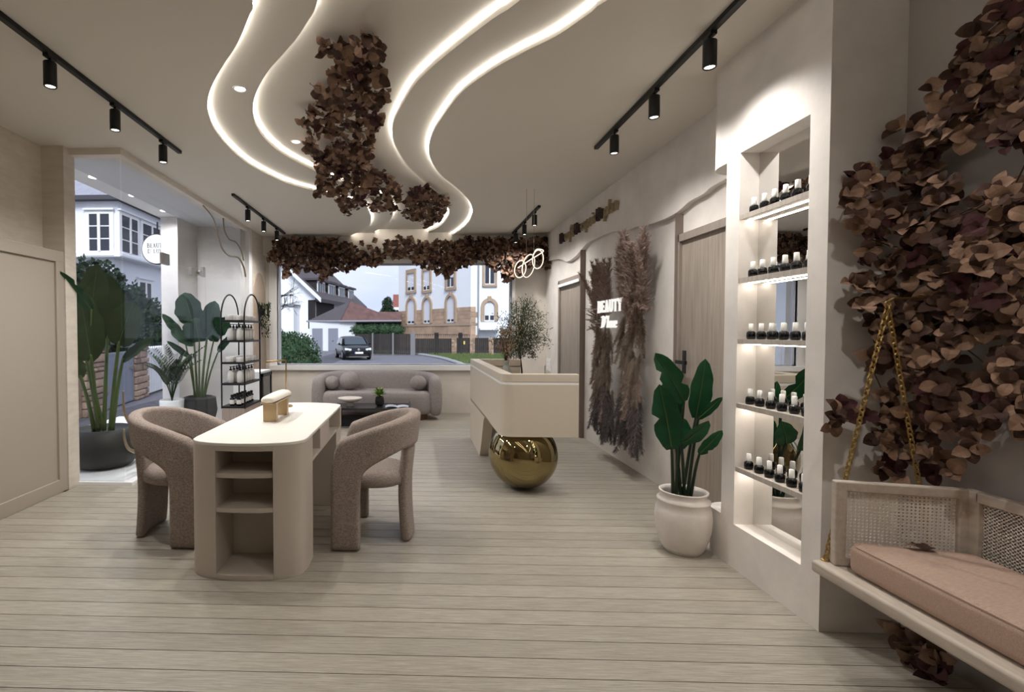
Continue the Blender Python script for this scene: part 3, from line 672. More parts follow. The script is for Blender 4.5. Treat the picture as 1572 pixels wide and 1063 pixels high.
MB().lathe([(.05, CTZ + .0005), (.05, CTZ + .05), (.045, CTZ + .055)], -.94, 7.22, 20).build('foot', CERAMIC, bo)
MB().lathe([(.04, CTZ + .05), (.11, CTZ + .065), (.165, CTZ + .095), (.175, CTZ + .115), (.165, CTZ + .115), (.1, CTZ + .085), (.02, CTZ + .075)], -.94, 7.22, 28).build('dish', CERAMIC, bo, smooth=True)
def simple_leaf(mb, base, tip, w, nrm, n=4, cup=.2):
    d = tip - base; s_ = d.cross(nrm).normalized(); up = s_.cross(d).normalized(); vs = []
    for i in range(n + 1):
        t = i / n; ww = w * math.sin(math.pi * min(.97, .06 + t * .94)) ** .8; c = base + d * t + up * (math.sin(t * math.pi) * cup * d.length * .3); vs += [c - s_ * ww + up * ww * .3, c, c + s_ * ww + up * ww * .3]
    mb.add(vs, [(3 * i + k, 3 * i + k + 1, 3 * i + 4 + k, 3 * i + 3 + k) for i in range(n) for k in (0, 1)])
tp = thing('potted_plant', 'small bright green leafy plant in a ribbed black pot on the coffee table', 'plant', (-.515, 7.2, CTZ))
pm = MB(); pm.lathe([(.04, CTZ + .0005), (.062, CTZ + .03), (.066, CTZ + .075), (.058, CTZ + .125), (.05, CTZ + .135), (.046, CTZ + .12)], -.515, 7.2, 28)
pm.build('pot', BLACK, tp, smooth=False)
rr = random.Random(3)
for i in range(26):
    a = i * 2.4; e = .3 + 1.15 * (i / 26); L_ = rr.uniform(.13, .185); b0 = Vector((-.515, 7.2, CTZ + .125)); d = Vector((math.cos(a) * math.sin(e), math.sin(a) * math.sin(e), math.cos(e)))
    q = MB(); simple_leaf(q, b0 + d * .01, b0 + d * L_, .024, Vector((0, 0, 1)) if e > .4 else Vector((math.cos(a), math.sin(a), .1)), 4, .5); q.build('leaf', GREEN3, tp)
mg = thing('magazine', 'open printed magazine lying on the coffee table', 'magazine', (-.3, 7.1, CTZ))
def page(x0, x1, nm, sgn):
    vs = []; n = 8
    for i in range(n + 1):
        t = i / n; x = x0 + (x1 - x0) * t; z = CTZ + .003 + .018 * math.sin(math.pi * (t if sgn > 0 else 1 - t)) ** .7 * (1 if sgn > 0 else .8)
        vs += [(x + .02, 7.02, z), (x, 7.22, z)]
    return MB().add(vs, [(2 * i, 2 * i + 2, 2 * i + 3, 2 * i + 1) for i in range(n)]).build(nm, M('printed_page', (222, 222, 226), .5, var=.45, scale=14, stretch=(1, 4, 1), col2=(120, 140, 165)), mg, solid=.003)
page(-.44, -.27, 'page', 1); page(-.27, -.1, 'page', -1)

# ------------------------------------------------------------------ display rack, fridge cabinet, wall niche
rk = thing('display_rack', 'black arched metal display rack on a fluted base beside the glass shopfront', 'rack', (-2.11, 6.08, 0))
KX0, KX1, KY0, KY1 = -2.25, -1.98, 5.8, 6.38
KZ = [.477, .745, .99, 1.243, 1.478]
for x in (KX0, KX1):
    pts = [(x, KY0, .45), (x, KY0, 1.5)] + [(x, (KY0 + KY1) / 2 - .29 * math.cos(a), 1.5 + .29 * math.sin(a)) for a in [math.pi * i / 16 for i in range(1, 16)]] + [(x, KY1, 1.5), (x, KY1, .45)]
    MB().tube(pts, .0095, 8).build('arch_frame', BLACK, rk, smooth=True)
for z in KZ: MB().box(KX0 - .005, KX1 + .005, KY0 - .01, KY1 + .01, z - .022, z).build('shelf_board', BLACK, rk, bevel=.003)
fb_ = MB(); out = []
per = []
nn = 14
for i in range(nn): per.append((KX0 + (KX1 - KX0) * i / nn, KY0))
for i in range(nn * 2): per.append((KX1, KY0 + (KY1 - KY0) * i / (nn * 2)))
for i in range(nn): per.append((KX1 - (KX1 - KX0) * i / nn, KY1))
for i in range(nn * 2): per.append((KX0, KY1 - (KY1 - KY0) * i / (nn * 2)))
fb_.box(KX0 + .015, KX1 - .015, KY0 + .015, KY1 - .015, 0, .455)
fb_.build('base', M('fluted_base', (176, 158, 148), .6), rk)
fl_ = MB()
for (a, b) in per: fl_.lathe([(.0115, .0), (.0115, .455)], a + (.008 if a < -2.2 else -.008), b, 8)
fl_.build('fluting', M('fluted_base', (176, 158, 148)), rk, kind='stuff')
def repeated(proto, spots, labels):
    for i, (p, l) in enumerate(zip(spots, labels)):
        t = proto if i == 0 else copy_tree(proto); t.location = p; t['label'] = l
pbz = thing('pump_bottle', 'x', 'bottle', group='milky pump bottles on the rack')
MB().lathe([(.03, 0), (.036, .006), (.037, .05), (.036, .105), (.028, .13), (.014, .14), (.014, .146)], 0, 0, 16).build('bottle_body', BOTW, pbz, smooth=True)
MB().lathe([(.015, .146), (.015, .165), (.006, .167), (.006, .18), (.013, .182), (.013, .19)], 0, 0, 12).box(-.004, .03, -.005, .005, .182, .189).build('pump', BLACK, pbz)
sp, lb = [], []
for z, nm in ((KZ[3], 'second highest'), (KZ[1], 'second lowest')):
    for cxx, side in ((-2.165, 'window-side'), (-2.055, 'room-side')):
        for j in range(5): sp.append((cxx, 5.86 + .105 * j, z + .0005)); lb.append('milky pump bottle, %s rack shelf, %s row, %s from the front' % (nm, side, ORD[j]))
repeated(pbz, sp, lb)
jz = thing('cream_jar', 'x', 'jar', group='white cream jars on the rack')
MB().lathe([(.044, 0), (.047, .004), (.047, .034), (.044, .036)], 0, 0, 18).build('jar_body', BOTW, jz, smooth=False)
MB().lathe([(.048, .036), (.048, .056), (.045, .058)], 0, 0, 18).build('lid', CAPW, jz)
sp, lb = [], []
for z, nm in ((KZ[4], 'top shelf'), (KZ[2], 'middle shelf')):
    for cxx, side in ((-2.175, 'window-side'), (-2.05, 'room-side')):
        for j in range(5): sp.append((cxx, 5.86 + .108 * j, z + .0005)); lb.append('flat white cream jar, %s of the rack, %s row, %s from the front' % (nm, side, ORD[j]))
repeated(jz, sp, lb)
dz = thing('dark_bottle', 'x', 'bottle', group='dark bottles on the rack')
MB().lathe([(.024, 0), (.027, .004), (.027, .085), (.015, .095), (.015, .1)], 0, 0, 14).build('bottle_body', BOTB, dz, smooth=True)
MB().lathe([(.018, .1), (.018, .128)], 0, 0, 12).build('cap', BLACK, dz)
MB().lathe([(.0275, .02), (.0275, .07)], 0, 0, 14, cap=False).build('label_band', LABELW, dz)
sp, lb = [], []
for cxx, side in ((-2.15, 'window-side'), (-2.07, 'room-side')):
    for j in range(6): sp.append((cxx, 5.86 + .09 * j, KZ[0] + .0005)); lb.append('black bottle with white label, lowest rack shelf, %s row, %s from the front' % (side, ORD[j]))
repeated(dz, sp, lb)
fr = thing('fridge_cabinet', 'white cabinet with a black framed glass door against the wall behind the rack', 'cabinet', (-2.29, 7.04, 0))
MB().box(-2.48, -2.11, 6.8, 7.3, .0, .8).build('cabinet_body', WHITE, fr, bevel=.003)
dr = MB().box(-2.11, -2.085, 6.83, 6.875, .08, .77).box(-2.11, -2.085, 7.235, 7.28, .08, .77).box(-2.11, -2.085, 6.83, 7.28, .725, .77).box(-2.11, -2.085, 6.83, 7.28, .08, .125).build('door', BLACK, fr)
MB().box(-2.109, -2.095, 6.87, 7.24, .12, .73).build('door_glass', M('dark_glass', (90, 90, 92), .08), dr)
an = MB(); ap = [(7.74, 0.0)] + [(8.04 - .3 * math.cos(a), 1.86 + .42 * math.sin(a)) for a in [math.pi * i / 20 for i in range(21)]] + [(8.34, 0.0)]
an.prism(ap, -2.502, -2.488, 'x'); o = an.build('wall_arch', M('sand_arch', (188, 164, 140), .8, var=.12, scale=5), None); struct(o); o.name = 'trim_4'
hp = thing('hanging_plant', 'small trailing plant in a dark wall pot on the arched wall panel behind the rack', 'plant', (-2.43, 7.95, 1.62))
MB().lathe([(.03, 1.6), (.05, 1.62), (.055, 1.7), (.05, 1.705)], -2.43, 7.95, 16).build('pot', BLACK, hp, smooth=True)
q = MB(); rr = random.Random(11)
for i in range(420):
    a = rr.random() * 6.28; t = rr.random(); p = Vector((-2.40 + .08 * math.cos(a) * (1 - .3 * t), 7.97 + .1 * math.sin(a) * (1 - .3 * t) + .05 * t, 1.78 - .5 * t * t + rr.gauss(0, .02))); d = Vector((rr.gauss(0, 1), rr.gauss(0, 1), rr.gauss(-.6, .6))).normalized() * .04
    simple_leaf(q, p, p + d, .012, Vector((rr.gauss(0, .3), rr.gauss(0, .3), 1)), 2)
q.build('foliage', GREEN2, hp, kind='stuff')

# ------------------------------------------------------------------ banana-leaf plants
def big_leaf(parent, base, tip, w, face, mat, bend=.12, fold=.28, seed=0, n=12, notch=()):
    base, tip, face = Vector(base), Vector(tip), Vector(face).normalized(); rr = random.Random(seed); d = tip - base; L_ = d.length
    mid = (base + tip) / 2 + face * bend * L_; vs = []
    ph = rr.random() * 6
    for i in range(n + 1):
        t = i / n; c = base * (1 - t) ** 2 + mid * 2 * t * (1 - t) + tip * t * t; tg = ((mid - base) * (1 - t) + (tip - mid) * t).normalized()
        s_ = tg.cross(face).normalized(); nn_ = s_.cross(tg).normalized(); prof = (math.sin(math.pi * min(1, t * .97 + .03) ** .85)) ** .55
        for k, u in enumerate((-1, -.5, 0, .5, 1)):
            ww = w * prof * (1 + .06 * math.sin(t * 19 + ph + (3 if u < 0 else 0)))
            if abs(u) == 1 and (i, u) in notch: ww *= .55
            vs.append(c + s_ * ww * u + nn_ * (fold * w * abs(u) * prof + .05 * w * math.sin(t * 14 + ph) * abs(u)))
    mb = MB().add(vs, [(5 * i + k, 5 * i + k + 1, 5 * i + 6 + k, 5 * i + 5 + k) for i in range(n) for k in range(4)])
    o = mb.build('leaf', mat, parent, smooth=True)
    rb = [base * (1 - t) ** 2 + mid * 2 * t * (1 - t) + tip * t * t - face * .0 for t in [i / 8 for i in range(9)]]
    MB().tube([p + face * .003 for p in rb], .0035, 4, r2=.001).build('midrib', STEMG, o)
    return o
def stem(parent, pts, r0, r1, mat): return MB().tube(spline(pts, 5), r0, 7, r2=r1).build('stem', mat, parent, smooth=True)
# ceramic pot plant by the pillar
pp = thing('banana_leaf_plant', 'dark green banana-leaf plant in a chalky white ceramic pot beside the lit pillar', 'plant', (1.63, 3.14, 0))
PCX, PCY = 1.635, 3.14
MB().lathe([(.100, .0), (.118, .03), (.140, .09), (.153, .15), (.158, .21), (.152, .265), (.138, .30), (.146, .312), (.146, .322), (.130, .335), (.122, .352), (.134, .366), (.136, .374), (.126, .374), (.116, .352), (.12, .32), (.12, .30), (.02, .29)], PCX, PCY, 40).build('pot', CERAMIC, pp, smooth=True)
MB().lathe([(.001, .305), (.121, .305)], PCX, PCY, 24, cap=False).build('soil', M('dark_soil', (46, 38, 32), .95), pp)
def P3(a, b, Y=3.14): return PY(a, b, Y)
FA = (-.3, -1, .25)
for i, (bx, by, tx, ty, w, Y0_, Y1_, nt_) in enumerate([
        (1050, 617, 1006, 542, .066, 3.12, 3.05, ((4, 1), (8, -1))), (1068, 642, 1083, 551, .060, 3.18, 3.14, ()), (1031, 690, 1012, 590, .078, 3.08, 3.04, ((6, -1),)),
        (1046, 680, 1088, 646, .06, 3.1, 3.0, ()), (1072, 643, 1109, 610, .026, 3.12, 3.05, ()), (1074, 697, 1109, 661, .034, 3.1, 3.02, ((3, 1),)),
        (1040, 640, 1020, 585, .055, 3.24, 3.24, ()), (1038, 690, 1046, 640, .07, 3.22, 3.2, ())]):
    b0, t0 = P3(bx, by, Y0_), P3(tx, ty, Y1_)
    fc = FA if i not in (3,) else (-.1, -.7, -.7)
    big_leaf(pp, b0, t0, w, fc, GREEN1, .10, .22, i, notch=nt_)
    root = Vector((PCX + (-.04, .0, -.05, .02, .03, .05, -.03, .0)[i] * 1.0, PCY + .02, .29)); m_ = root.lerp(b0, .55) + Vector((0, 0, .03)); stem(pp, [root, m_, b0, b0.lerp(t0, .05)], .011, .005, STEMD)
# big planter behind the front pane
bp_ = thing('banana_leaf_plant', 'large banana-leaf plant in a round black planter just behind the shopfront glass', 'plant', (-3.05, 4.86, .03))
BX, BYp = -3.06, 4.86
MB().lathe([(.19, .0305), (.245, .045), (.305, .11), (.335, .2), (.325, .28), (.285, .36), (.255, .4), (.24, .405), (.23, .38), (.02, .36)], BX, BYp, 40).build('planter', BLACKPOT, bp_, smooth=True)
for i, (bx, by, tx, ty, w, Yb, Yt, fc) in enumerate([
        (133, 555, 150, 405, .17, 4.8, 4.75, (.4, -1, .1)), (165, 520, 160, 418, .19, 5.0, 4.95, (.5, -1, 0)), (182, 530, 206, 462, .15, 4.75, 4.7, (.3, -1, .2)),
        (188, 555, 236, 519, .055, 4.9, 4.85, (.3, -1, .5)), (140, 552, 122, 445, .15, 4.6, 4.55, (.6, -1, 0)), (124, 580, 118, 548, .06, 4.6, 4.55, (.5, -1, .2))]):
    b0, t0 = PY(bx, by, Yb), PY(tx, ty, Yt); big_leaf(bp_, b0, t0, w, fc, GREEN2, .08, .22, 20 + i)
    root = Vector((BX + (-.05, .0, .06, .08, -.06, -.1)[i], BYp, .37)); stem(bp_, [root, root.lerp(b0, .5) + Vector((0, 0, .05)), b0, b0.lerp(t0, .06)], .022, .010, STEMG)
b0, t0 = PY(140, 475, 4.5), PY(92, 416, 4.12); o = big_leaf(bp_, b0, t0, .055, (.2, -1, .3), GREEN1, -.06, .2, 31, notch=((5, 1), (8, 1)))
stem(bp_, [(BX, BYp, .37), (BX - .05, 4.75, 1.0), b0], .018, .008, STEMG)
# rear porch planter
b2 = thing('banana_leaf_plant', 'tall banana-leaf plant in a faceted black planter at the back of the glazed porch', 'plant', (-2.88, 6.62, .03))
CX2, CY2 = -2.87, 6.62
MB().lathe([(.17, .0305), (.24, .30), (.22, .47), (.17, .49), (.15, .45), (.02, .44)], CX2, CY2, 9).build('planter', BLACKPOT, b2)
for i, (bx, by, tx, ty, w, fc) in enumerate([
        (296, 498, 283, 449, .17, (.3, -1, 0)), (318, 512, 330, 462, .13, (.4, -1, .1)), (306, 525, 300, 488, .19, (.2, -1, .1)), (283, 520, 249, 482, .06, (.1, -1, .4)),
        (298, 530, 262, 508, .07, (.1, -1, .4)), (330, 515, 352, 488, .1, (.3, -1, .2)), (293, 550, 256, 524, .04, (0, -1, .5)), (335, 540, 356, 515, .05, (.2, -1, .3)), (318, 520, 336, 497, .14, (.3, -1, 0))]):
    b0, t0 = PY(bx, by, 6.62), PY(tx, ty, 6.58); big_leaf(b2, b0, t0, w, fc, GREEN4, .08, .2, 40 + i)
    root = Vector((CX2 + (-.02, .02, 0, -.05, -.03, .05, -.06, .06, .03)[i], CY2, .45)); stem(b2, [root, root.lerp(b0, .5) + Vector((0, 0, .06)), b0, b0.lerp(t0, .06)], .014, .007, STEMG)
pa = thing('palm_plant', 'feathery green palm in a white cylindrical pot at the back of the glazed porch', 'plant', (-3.13, 6.4, .03))
MB().lathe([(.13, .0305), (.14, .06), (.15, .46), (.145, .475), (.135, .47), (.13, .43), (.02, .42)], -3.13, 6.4, 28).build('pot', WHITE, pa, smooth=True)
rr = random.Random(21)
for i in range(24):
    a = i * 2.4; sp_ = rr.uniform(.12, .42); tip = Vector((-3.13 + sp_ * math.cos(a) * 1.0, 6.4 + sp_ * math.sin(a) * .7, rr.uniform(.85, 1.18))); b0 = Vector((-3.13, 6.4, .44)); mid = (b0 + tip) / 2 + Vector((-.25 * (tip.x + 3.13), -.25 * (tip.y - 6.4), .16))
    f_ = MB(); rib = [b0 * (1 - t) ** 2 + mid * 2 * t * (1 - t) + tip * t * t for t in [k / 16 for k in range(17)]]; f_.tube(rib, .004, 4, r2=.001)
    for k in range(5, 17):
        tg = (rib[k] - rib[k - 1]).normalized()
        for sg in (-1, 1):
            s_ = tg.cross(Vector((math.sin(a), -math.cos(a), .3))).normalized(); s_ = (tg * .8 + Vector((-math.sin(a), math.cos(a), 0)) * sg * .9 + Vector((0, 0, .12))).normalized(); simple_leaf(f_, rib[k], rib[k] + s_ * .15 * (1.15 - k / 20), .011, Vector((0, 0, 1)), 2, -.1)
    f_.build('frond', GREEN2, pa)

# ------------------------------------------------------------------ brown leaf vines
def leaf_mesh(name, mat, kind, seed):
    rr = random.Random(seed); mb = MB()
    if kind == 'round':
        rows = [(0, .04), (.12, .22), (.28, .34), (.48, .39), (.68, .35), (.84, .24), (.94, .11), (1, .01)]
    else:
        rows = [(0, .03), (.2, .42), (.36, .30), (.55, .44), (.78, .2), (1, .01)]
    vs = []
    for t, w in rows:
        z = .22 * math.sin(t * 2.6) - .12 * t * t + rr.uniform(-.02, .02)
        vs += [(t, -w, z + .22 * w), (t, 0, z), (t, w, z + .22 * w)]
    mb.add(vs, [(3 * i + k, 3 * i + k + 1, 3 * i + 4 + k, 3 * i + 3 + k) for i in range(len(rows) - 1) for k in (0, 1)]); me = mb.mesh(name, mat); me.polygons.foreach_set('use_smooth', [True] * len(me.polygons)); return me
LEAFM = {(k, m): leaf_mesh('leaf', mt_, k, i * 7 + (0 if k == 'round' else 3)) for k in ('round', 'ivy') for i, (m, mt_) in enumerate((('b', LB), ('d', LD), ('w', LW)))}
def vine(t, nodes, kind, size, nparts, per=4, seed=1, mix=(.62, .28, .10)):
    """nodes: (point, outward normal). Builds rosettes of leaves; the first nparts (nearest the room) are single leaf objects, the rest one mass."""
    rr = random.Random(seed); allm = []
    for p, n_ in nodes:
        n_ = n_.normalized(); a = n_.cross(Vector((rr.gauss(0, 1), rr.gauss(0, 1), rr.gauss(0, 1)))).normalized(); b = n_.cross(a); q0 = rr.random() * 6.28; wine = rr.random() < mix[2] * 1.0
        for k in range(per):
            q = q0 + 2 * math.pi * k / per + rr.gauss(0, .25); el = rr.uniform(.05, .75); d = ((a * math.cos(q) + b * math.sin(q)) * math.cos(el) + n_ * math.sin(el)).normalized()
            up = (n_ * math.cos(el) - (a * math.cos(q) + b * math.sin(q)) * math.sin(el)).normalized(); s_ = up.cross(d).normalized(); sz = size * rr.uniform(.72, 1.2)
            m = Matrix((d, s_, up)).transposed().to_4x4() @ Matrix.Diagonal((sz, sz * rr.uniform(.9, 1.2), sz, 1)); m.translation = p + n_ * rr.uniform(-.01, .015)
            u = rr.random(); c = 'w' if wine else ('b' if u < mix[0] else 'd'); allm.append((m, c, p))
    cam_p = Vector((0, 0, HC)); order = sorted(range(len(allm)), key=lambda i: rr.random()) if nparts < len(allm) else range(len(allm))
    order = list(order); sing = order[:nparts]; mass = order[nparts:]
    tl = t.location.copy()
    for i in sing:
        m, c, p = allm[i]; o = bpy.data.objects.new('leaf', LEAFM[(kind, c)]); COL.objects.link(o); o.parent = t
        mm = m.copy(); mm.translation = m.translation - tl; o.matrix_basis = mm
    if mass:
        mb = MB()
        for i in mass:
            m, c, p = allm[i]; src = LEAFM[(kind, c)]; mb.mi = 'bdw'.index(c)
            mb.add([m @ v.co for v in src.vertices], [tuple(pp.vertices) for pp in src.polygons])
        me = mb.mesh('foliage', [LB, LD, LW]); o = link(bpy.data.objects.new('foliage', me), t); o['kind'] = 'stuff'
def inpoly(x, y, P):
    c = False; j = len(P) - 1
    for i in range(len(P)):
        if (P[i][1] > y) != (P[j][1] > y) and x < (P[j][0] - P[i][0]) * (y - P[i][1]) / (P[j][1] - P[i][1]) + P[i][0]: c = not c
        j = i
    return c
def sample(P, n, rr, mind=0):
    x0, x1 = min(p[0] for p in P), max(p[0] for p in P); y0, y1 = min(p[1] for p in P), max(p[1] for p in P); out = []; tries = 0
    while len(out) < n and tries < n * 200:
        tries += 1; x, y = rr.uniform(x0, x1), rr.uniform(y0, y1)
        if not inpoly(x, y, P): continue
        if mind and any((x - a) ** 2 + (y - b) ** 2 < mind * mind for a, b in out): continue
        out.append((x, y))
    return out
def twigs(t, pts, rr, r=.0025, k=40, reach=.3):
    mb = MB()
    for i in range(k):
        a = rr.choice(pts); near = [p for p in pts if 0.04 < (p - a).length < reach]
        if not near: continue
        b = rr.choice(near); mb.tube([a, (a + b) / 2 + Vector((rr.gauss(0, .01), rr.gauss(0, .01), rr.gauss(0, .01))), b], r, 4)
    mb.build('stem', TWIG, t)
# ceiling vines
rr = random.Random(31)
PA = [(492, 62), (520, 68), (555, 50), (578, 52), (584, 95), (596, 118), (584, 180), (572, 222), (565, 250), (598, 272), (616, 290), (610, 322), (575, 322), (552, 312), (548, 332), (530, 326), (515, 300), (484, 298), (492, 262), (472, 225), (464, 190), (490, 160), (492, 120), (515, 108), (520, 90), (496, 82)]
va = thing('ceiling_vine', 'long cluster of brown preserved leaves hanging from the middle of the cove ceiling', 'vine', tuple(PZ(535, 200, 2.97)), 'brown leaf vines')
nd = []
for (a, b) in sample(PA, 230, rr, 4.0) + sample([q for q in PA if q[1] > 215] , 170, rr, 3.0):
    z = 2.99 - .17 * rr.random(); p = PZ(a, b, z); nd.append((p, Vector((rr.gauss(0, .5), rr.gauss(-.3, .5), -1))))
vine(va, nd, 'round', .068, 290, 4, 5); twigs(va, [p for p, _ in nd], rr)
PB_ = [(630, 290), (655, 286), (690, 303), (682, 322), (672, 345), (655, 348), (640, 335), (618, 335), (622, 312)]
vb = thing('ceiling_vine', 'small separate bunch of brown leaves hanging from the cove near the window', 'vine', tuple(PZ(652, 318, 2.97)), 'brown leaf vines')
nd = []
for (a, b) in sample(PB_, 120, rr, 2.6):
    z = 2.99 - .15 * rr.random(); p = PZ(a, b, z); nd.append((p, Vector((rr.gauss(0, .5), rr.gauss(-.4, .5), -1))))
vine(vb, nd, 'round', .068, 120, 4, 6); twigs(vb, [p for p, _ in nd], rr)
# garland over the window
PG = [(422, 370), (470, 366), (520, 370), (548, 384), (590, 388), (640, 372), (700, 368), (838, 368), (845, 395), (838, 412), (818, 405), (805, 412), (788, 428), (775, 432), (768, 415), (748, 412), (735, 402), (712, 410), (697, 418), (688, 432), (678, 420), (655, 412), (645, 404), (620, 396), (590, 396), (578, 408), (548, 408), (532, 420), (517, 416), (505, 424), (497, 433), (488, 420), (470, 414), (450, 420), (438, 424), (425, 404), (412, 400)]
vg = thing('window_garland', 'brown ivy garland draped along the beam above the wide window', 'garland', (-.4, 8.2, 2.6), 'brown leaf vines')
nd = []
for (a, b) in sample(PG, 720, rr, 2.2):
    p = PY(a, b, 8.20 - .13 * rr.random()); nd.append((p, Vector((rr.gauss(0, .5), -1, rr.gauss(0, .5)))))
for (a, b) in sample([(545, 372), (640, 362), (640, 378), (560, 388)], 16, rr, 4): nd.append((PY(a, b, 8.2), Vector((0, -1, 0))))
vine(vg, nd, 'ivy', .076, 290, 4, 8, (.55, .40, .05)); twigs(vg, [p for p, _ in nd], rr, .003, 60, .25)
# vine on the recess wall above the swing bench
PV = [(1300, 275), (1340, 265), (1362, 205), (1410, 190), (1446, 178), (1430, 135), (1470, 105), (1500, 65), (1515, 5), (1572, -10), (1600, 60), (1600, 235), (1545, 232), (1520, 185), (1485, 215), (1455, 232), (1450, 270), (1465, 300), (1530, 290), (1600, 290), (1600, 665), (1545, 645), (1505, 615), (1530, 545), (1500, 520), (1480, 560), (1490, 620), (1522, 668), (1490, 690), (1460, 740), (1345, 735), (1345, 690), (1305, 660), (1272, 652), (1255, 640), (1290, 622), (1345, 645), (1352, 585), (1322, 562), (1340, 520), (1310, 472), (1285, 440), (1322, 430), (1300, 405), (1330, 380), (1310, 345), (1285, 330)]
vr = thing('wall_vine', 'large sprawling vine of brown leaves on the grey recess wall above the swing bench', 'vine', (2.05, 2.1, 1.4), 'brown leaf vines')
nd = []
for (a, b) in sample(PV, 350, rr, 8.5):
    p = PY(a, b, 2.27 - .12 * rr.random())
    if p.x > 2.0: p = PX(a, b, 2.09 - .14 * rr.random()); nn_ = Vector((-1, rr.gauss(-.6, .4), rr.gauss(.25, .4)))
    else: nn_ = Vector((rr.gauss(-.3, .4), -1, rr.gauss(.25, .4)))
    nd.append((p, nn_))
vine(vr, nd, 'round', .056, 298, 4, 12, (.56, .32, .12)); twigs(vr, [p for p, _ in nd], rr, .0025, 70, .22)
vl_ = thing('fallen_vine', 'short trail of brown leaves hanging below the swing bench', 'vine', (2.0, 2.1, .2), 'brown leaf vines')
nd = []
for (a, b) in sample([(1372, 955), (1392, 955), (1405, 985), (1425, 985), (1452, 1010), (1442, 1045), (1405, 1035), (1412, 1005), (1378, 978)], 15, rr, 9): nd.append((PX(a, b, 2.0), Vector((-1, -.6, rr.gauss(0, .4)))))
vine(vl_, nd, 'round', .062, 100, 4, 15); twigs(vl_, [p for p, _ in nd], rr, .002, 14, .2)
sl_ = thing('fallen_leaf', 'pair of loose brown leaves lying on the pink bench cushion', 'leaf', tuple(PY(1417, 838, 1.9)))
sl_.location.z = SZ_TOP = .543
q = Vector(sl_.location)
for k, ang in enumerate((2.6, .3, 1.4)):
    o = bpy.data.objects.new('leaf', LEAFM[('round', 'd' if k else 'b')]); COL.objects.link(o); o.parent = sl_; o.rotation_euler = (.15, -.1, ang); o.scale = (.05,) * 3

# ------------------------------------------------------------------ pampas wall bundles and lettering
def plume_mesh(name, mat, seed):
    rr = random.Random(seed); mb = MB(); bx, by = rr.uniform(-.14, .14), rr.uniform(-.1, .1)
    sp_ = [Vector((bx * t * t, by * t * t, t)) for t in [i / 8 for i in range(9)]]
    mb.tube(sp_, .006, 3, r2=.002)
    for i in range(520):
        t = .06 + .94 * rr.random(); c = Vector((bx * t * t, by * t * t, t)); a = rr.random() * 6.28; el = rr.uniform(.25, 1.0); L_ = rr.uniform(.07, .17) * (1.15 - .7 * t)
        d = Vector((math.cos(a) * math.sin(el), math.sin(a) * math.sin(el), math.cos(el))); s_ = d.cross(Vector((rr.gauss(0, 1), rr.gauss(0, 1), rr.gauss(0, 1)))).normalized() * .0035; e = c + d * L_
        mb.add([c - s_, c + s_, e + s_ * .5, e + Vector((0, 0, .02)), e - s_ * .5], [(0, 1, 2, 3, 4)])
    return mb.mesh(name, mat)
PLM = [[plume_mesh('plume', m, 3 * i + j) for j in range(3)] for i, m in enumerate((PAMP1, PAMP2, PAMP3))]
def pampas(label, yc, half, top, seed, lean):
    t = thing('pampas_bundle', label, 'dried grass', (2.10, yc, 1.2), 'pampas bundles on the wall'); rr = random.Random(seed); tl = Vector(t.location)
    def add(p, d, L_, mi, w=1.0):
        d = Vector(d).normalized(); o = bpy.data.objects.new('plume', PLM[mi][rr.randrange(3)]); COL.objects.link(o); o.parent = t
        q = d.to_track_quat('Z', 'Y') @ Quaternion((0, 0, 1), rr.random() * 6.28); o.location = Vector(p) - Vector((.045, 0, 0)) - tl; o.rotation_mode = 'QUATERNION'; o.rotation_quaternion = q; o.scale = (L_ * w, L_ * w, L_)
    for i in range(34):
        u = rr.uniform(-1, 1); add((2.06 - rr.random() * .06, yc + u * half * .5, 1.42 + rr.random() * .18), (-.12 + rr.gauss(0, .05), u * .30 + lean, 1), (top - 1.5) * rr.uniform(.75, 1.02), 0, 1.15)
    for i in range(14):
        u = rr.uniform(.2, 1) * (1 if lean > 0 else -1); add((2.05 - rr.random() * .05, yc + u * half * .5, 1.32 + rr.random() * .2), (-.3, u * (.55 if lean > 0 else 1.1), rr.uniform(-.1, .8)), .14 if lean > 0 else .34, 0, 1.4)
    for i in range(70):
        u = rr.uniform(-1, 1); z = rr.uniform(.72, 1.52); add((2.085 - rr.random() * .09, yc + u * half * .5, z), (-.05 - .16 * rr.random(), u * .16 - lean * .3, -1), rr.uniform(.2, .32), 1 if rr.random() < .75 else 0, 1.35)
    for i in range(26):
        u = rr.uniform(-1, 1); add((2.07 - rr.random() * .07, yc + u * half * .45, rr.uniform(.62, .82)), (-.05, u * .34 - lean * .5, -1), rr.uniform(.34, .50), 2, 1.15)
pampas('feathery pampas bundle on the wall, the one nearer the window, under the white letters', 5.44, .30, 2.04, 3, .02)
pampas('taller feathery pampas bundle on the wall, the one nearer the wooden door with black handle', 4.76, .29, 2.18, 4, -.12)

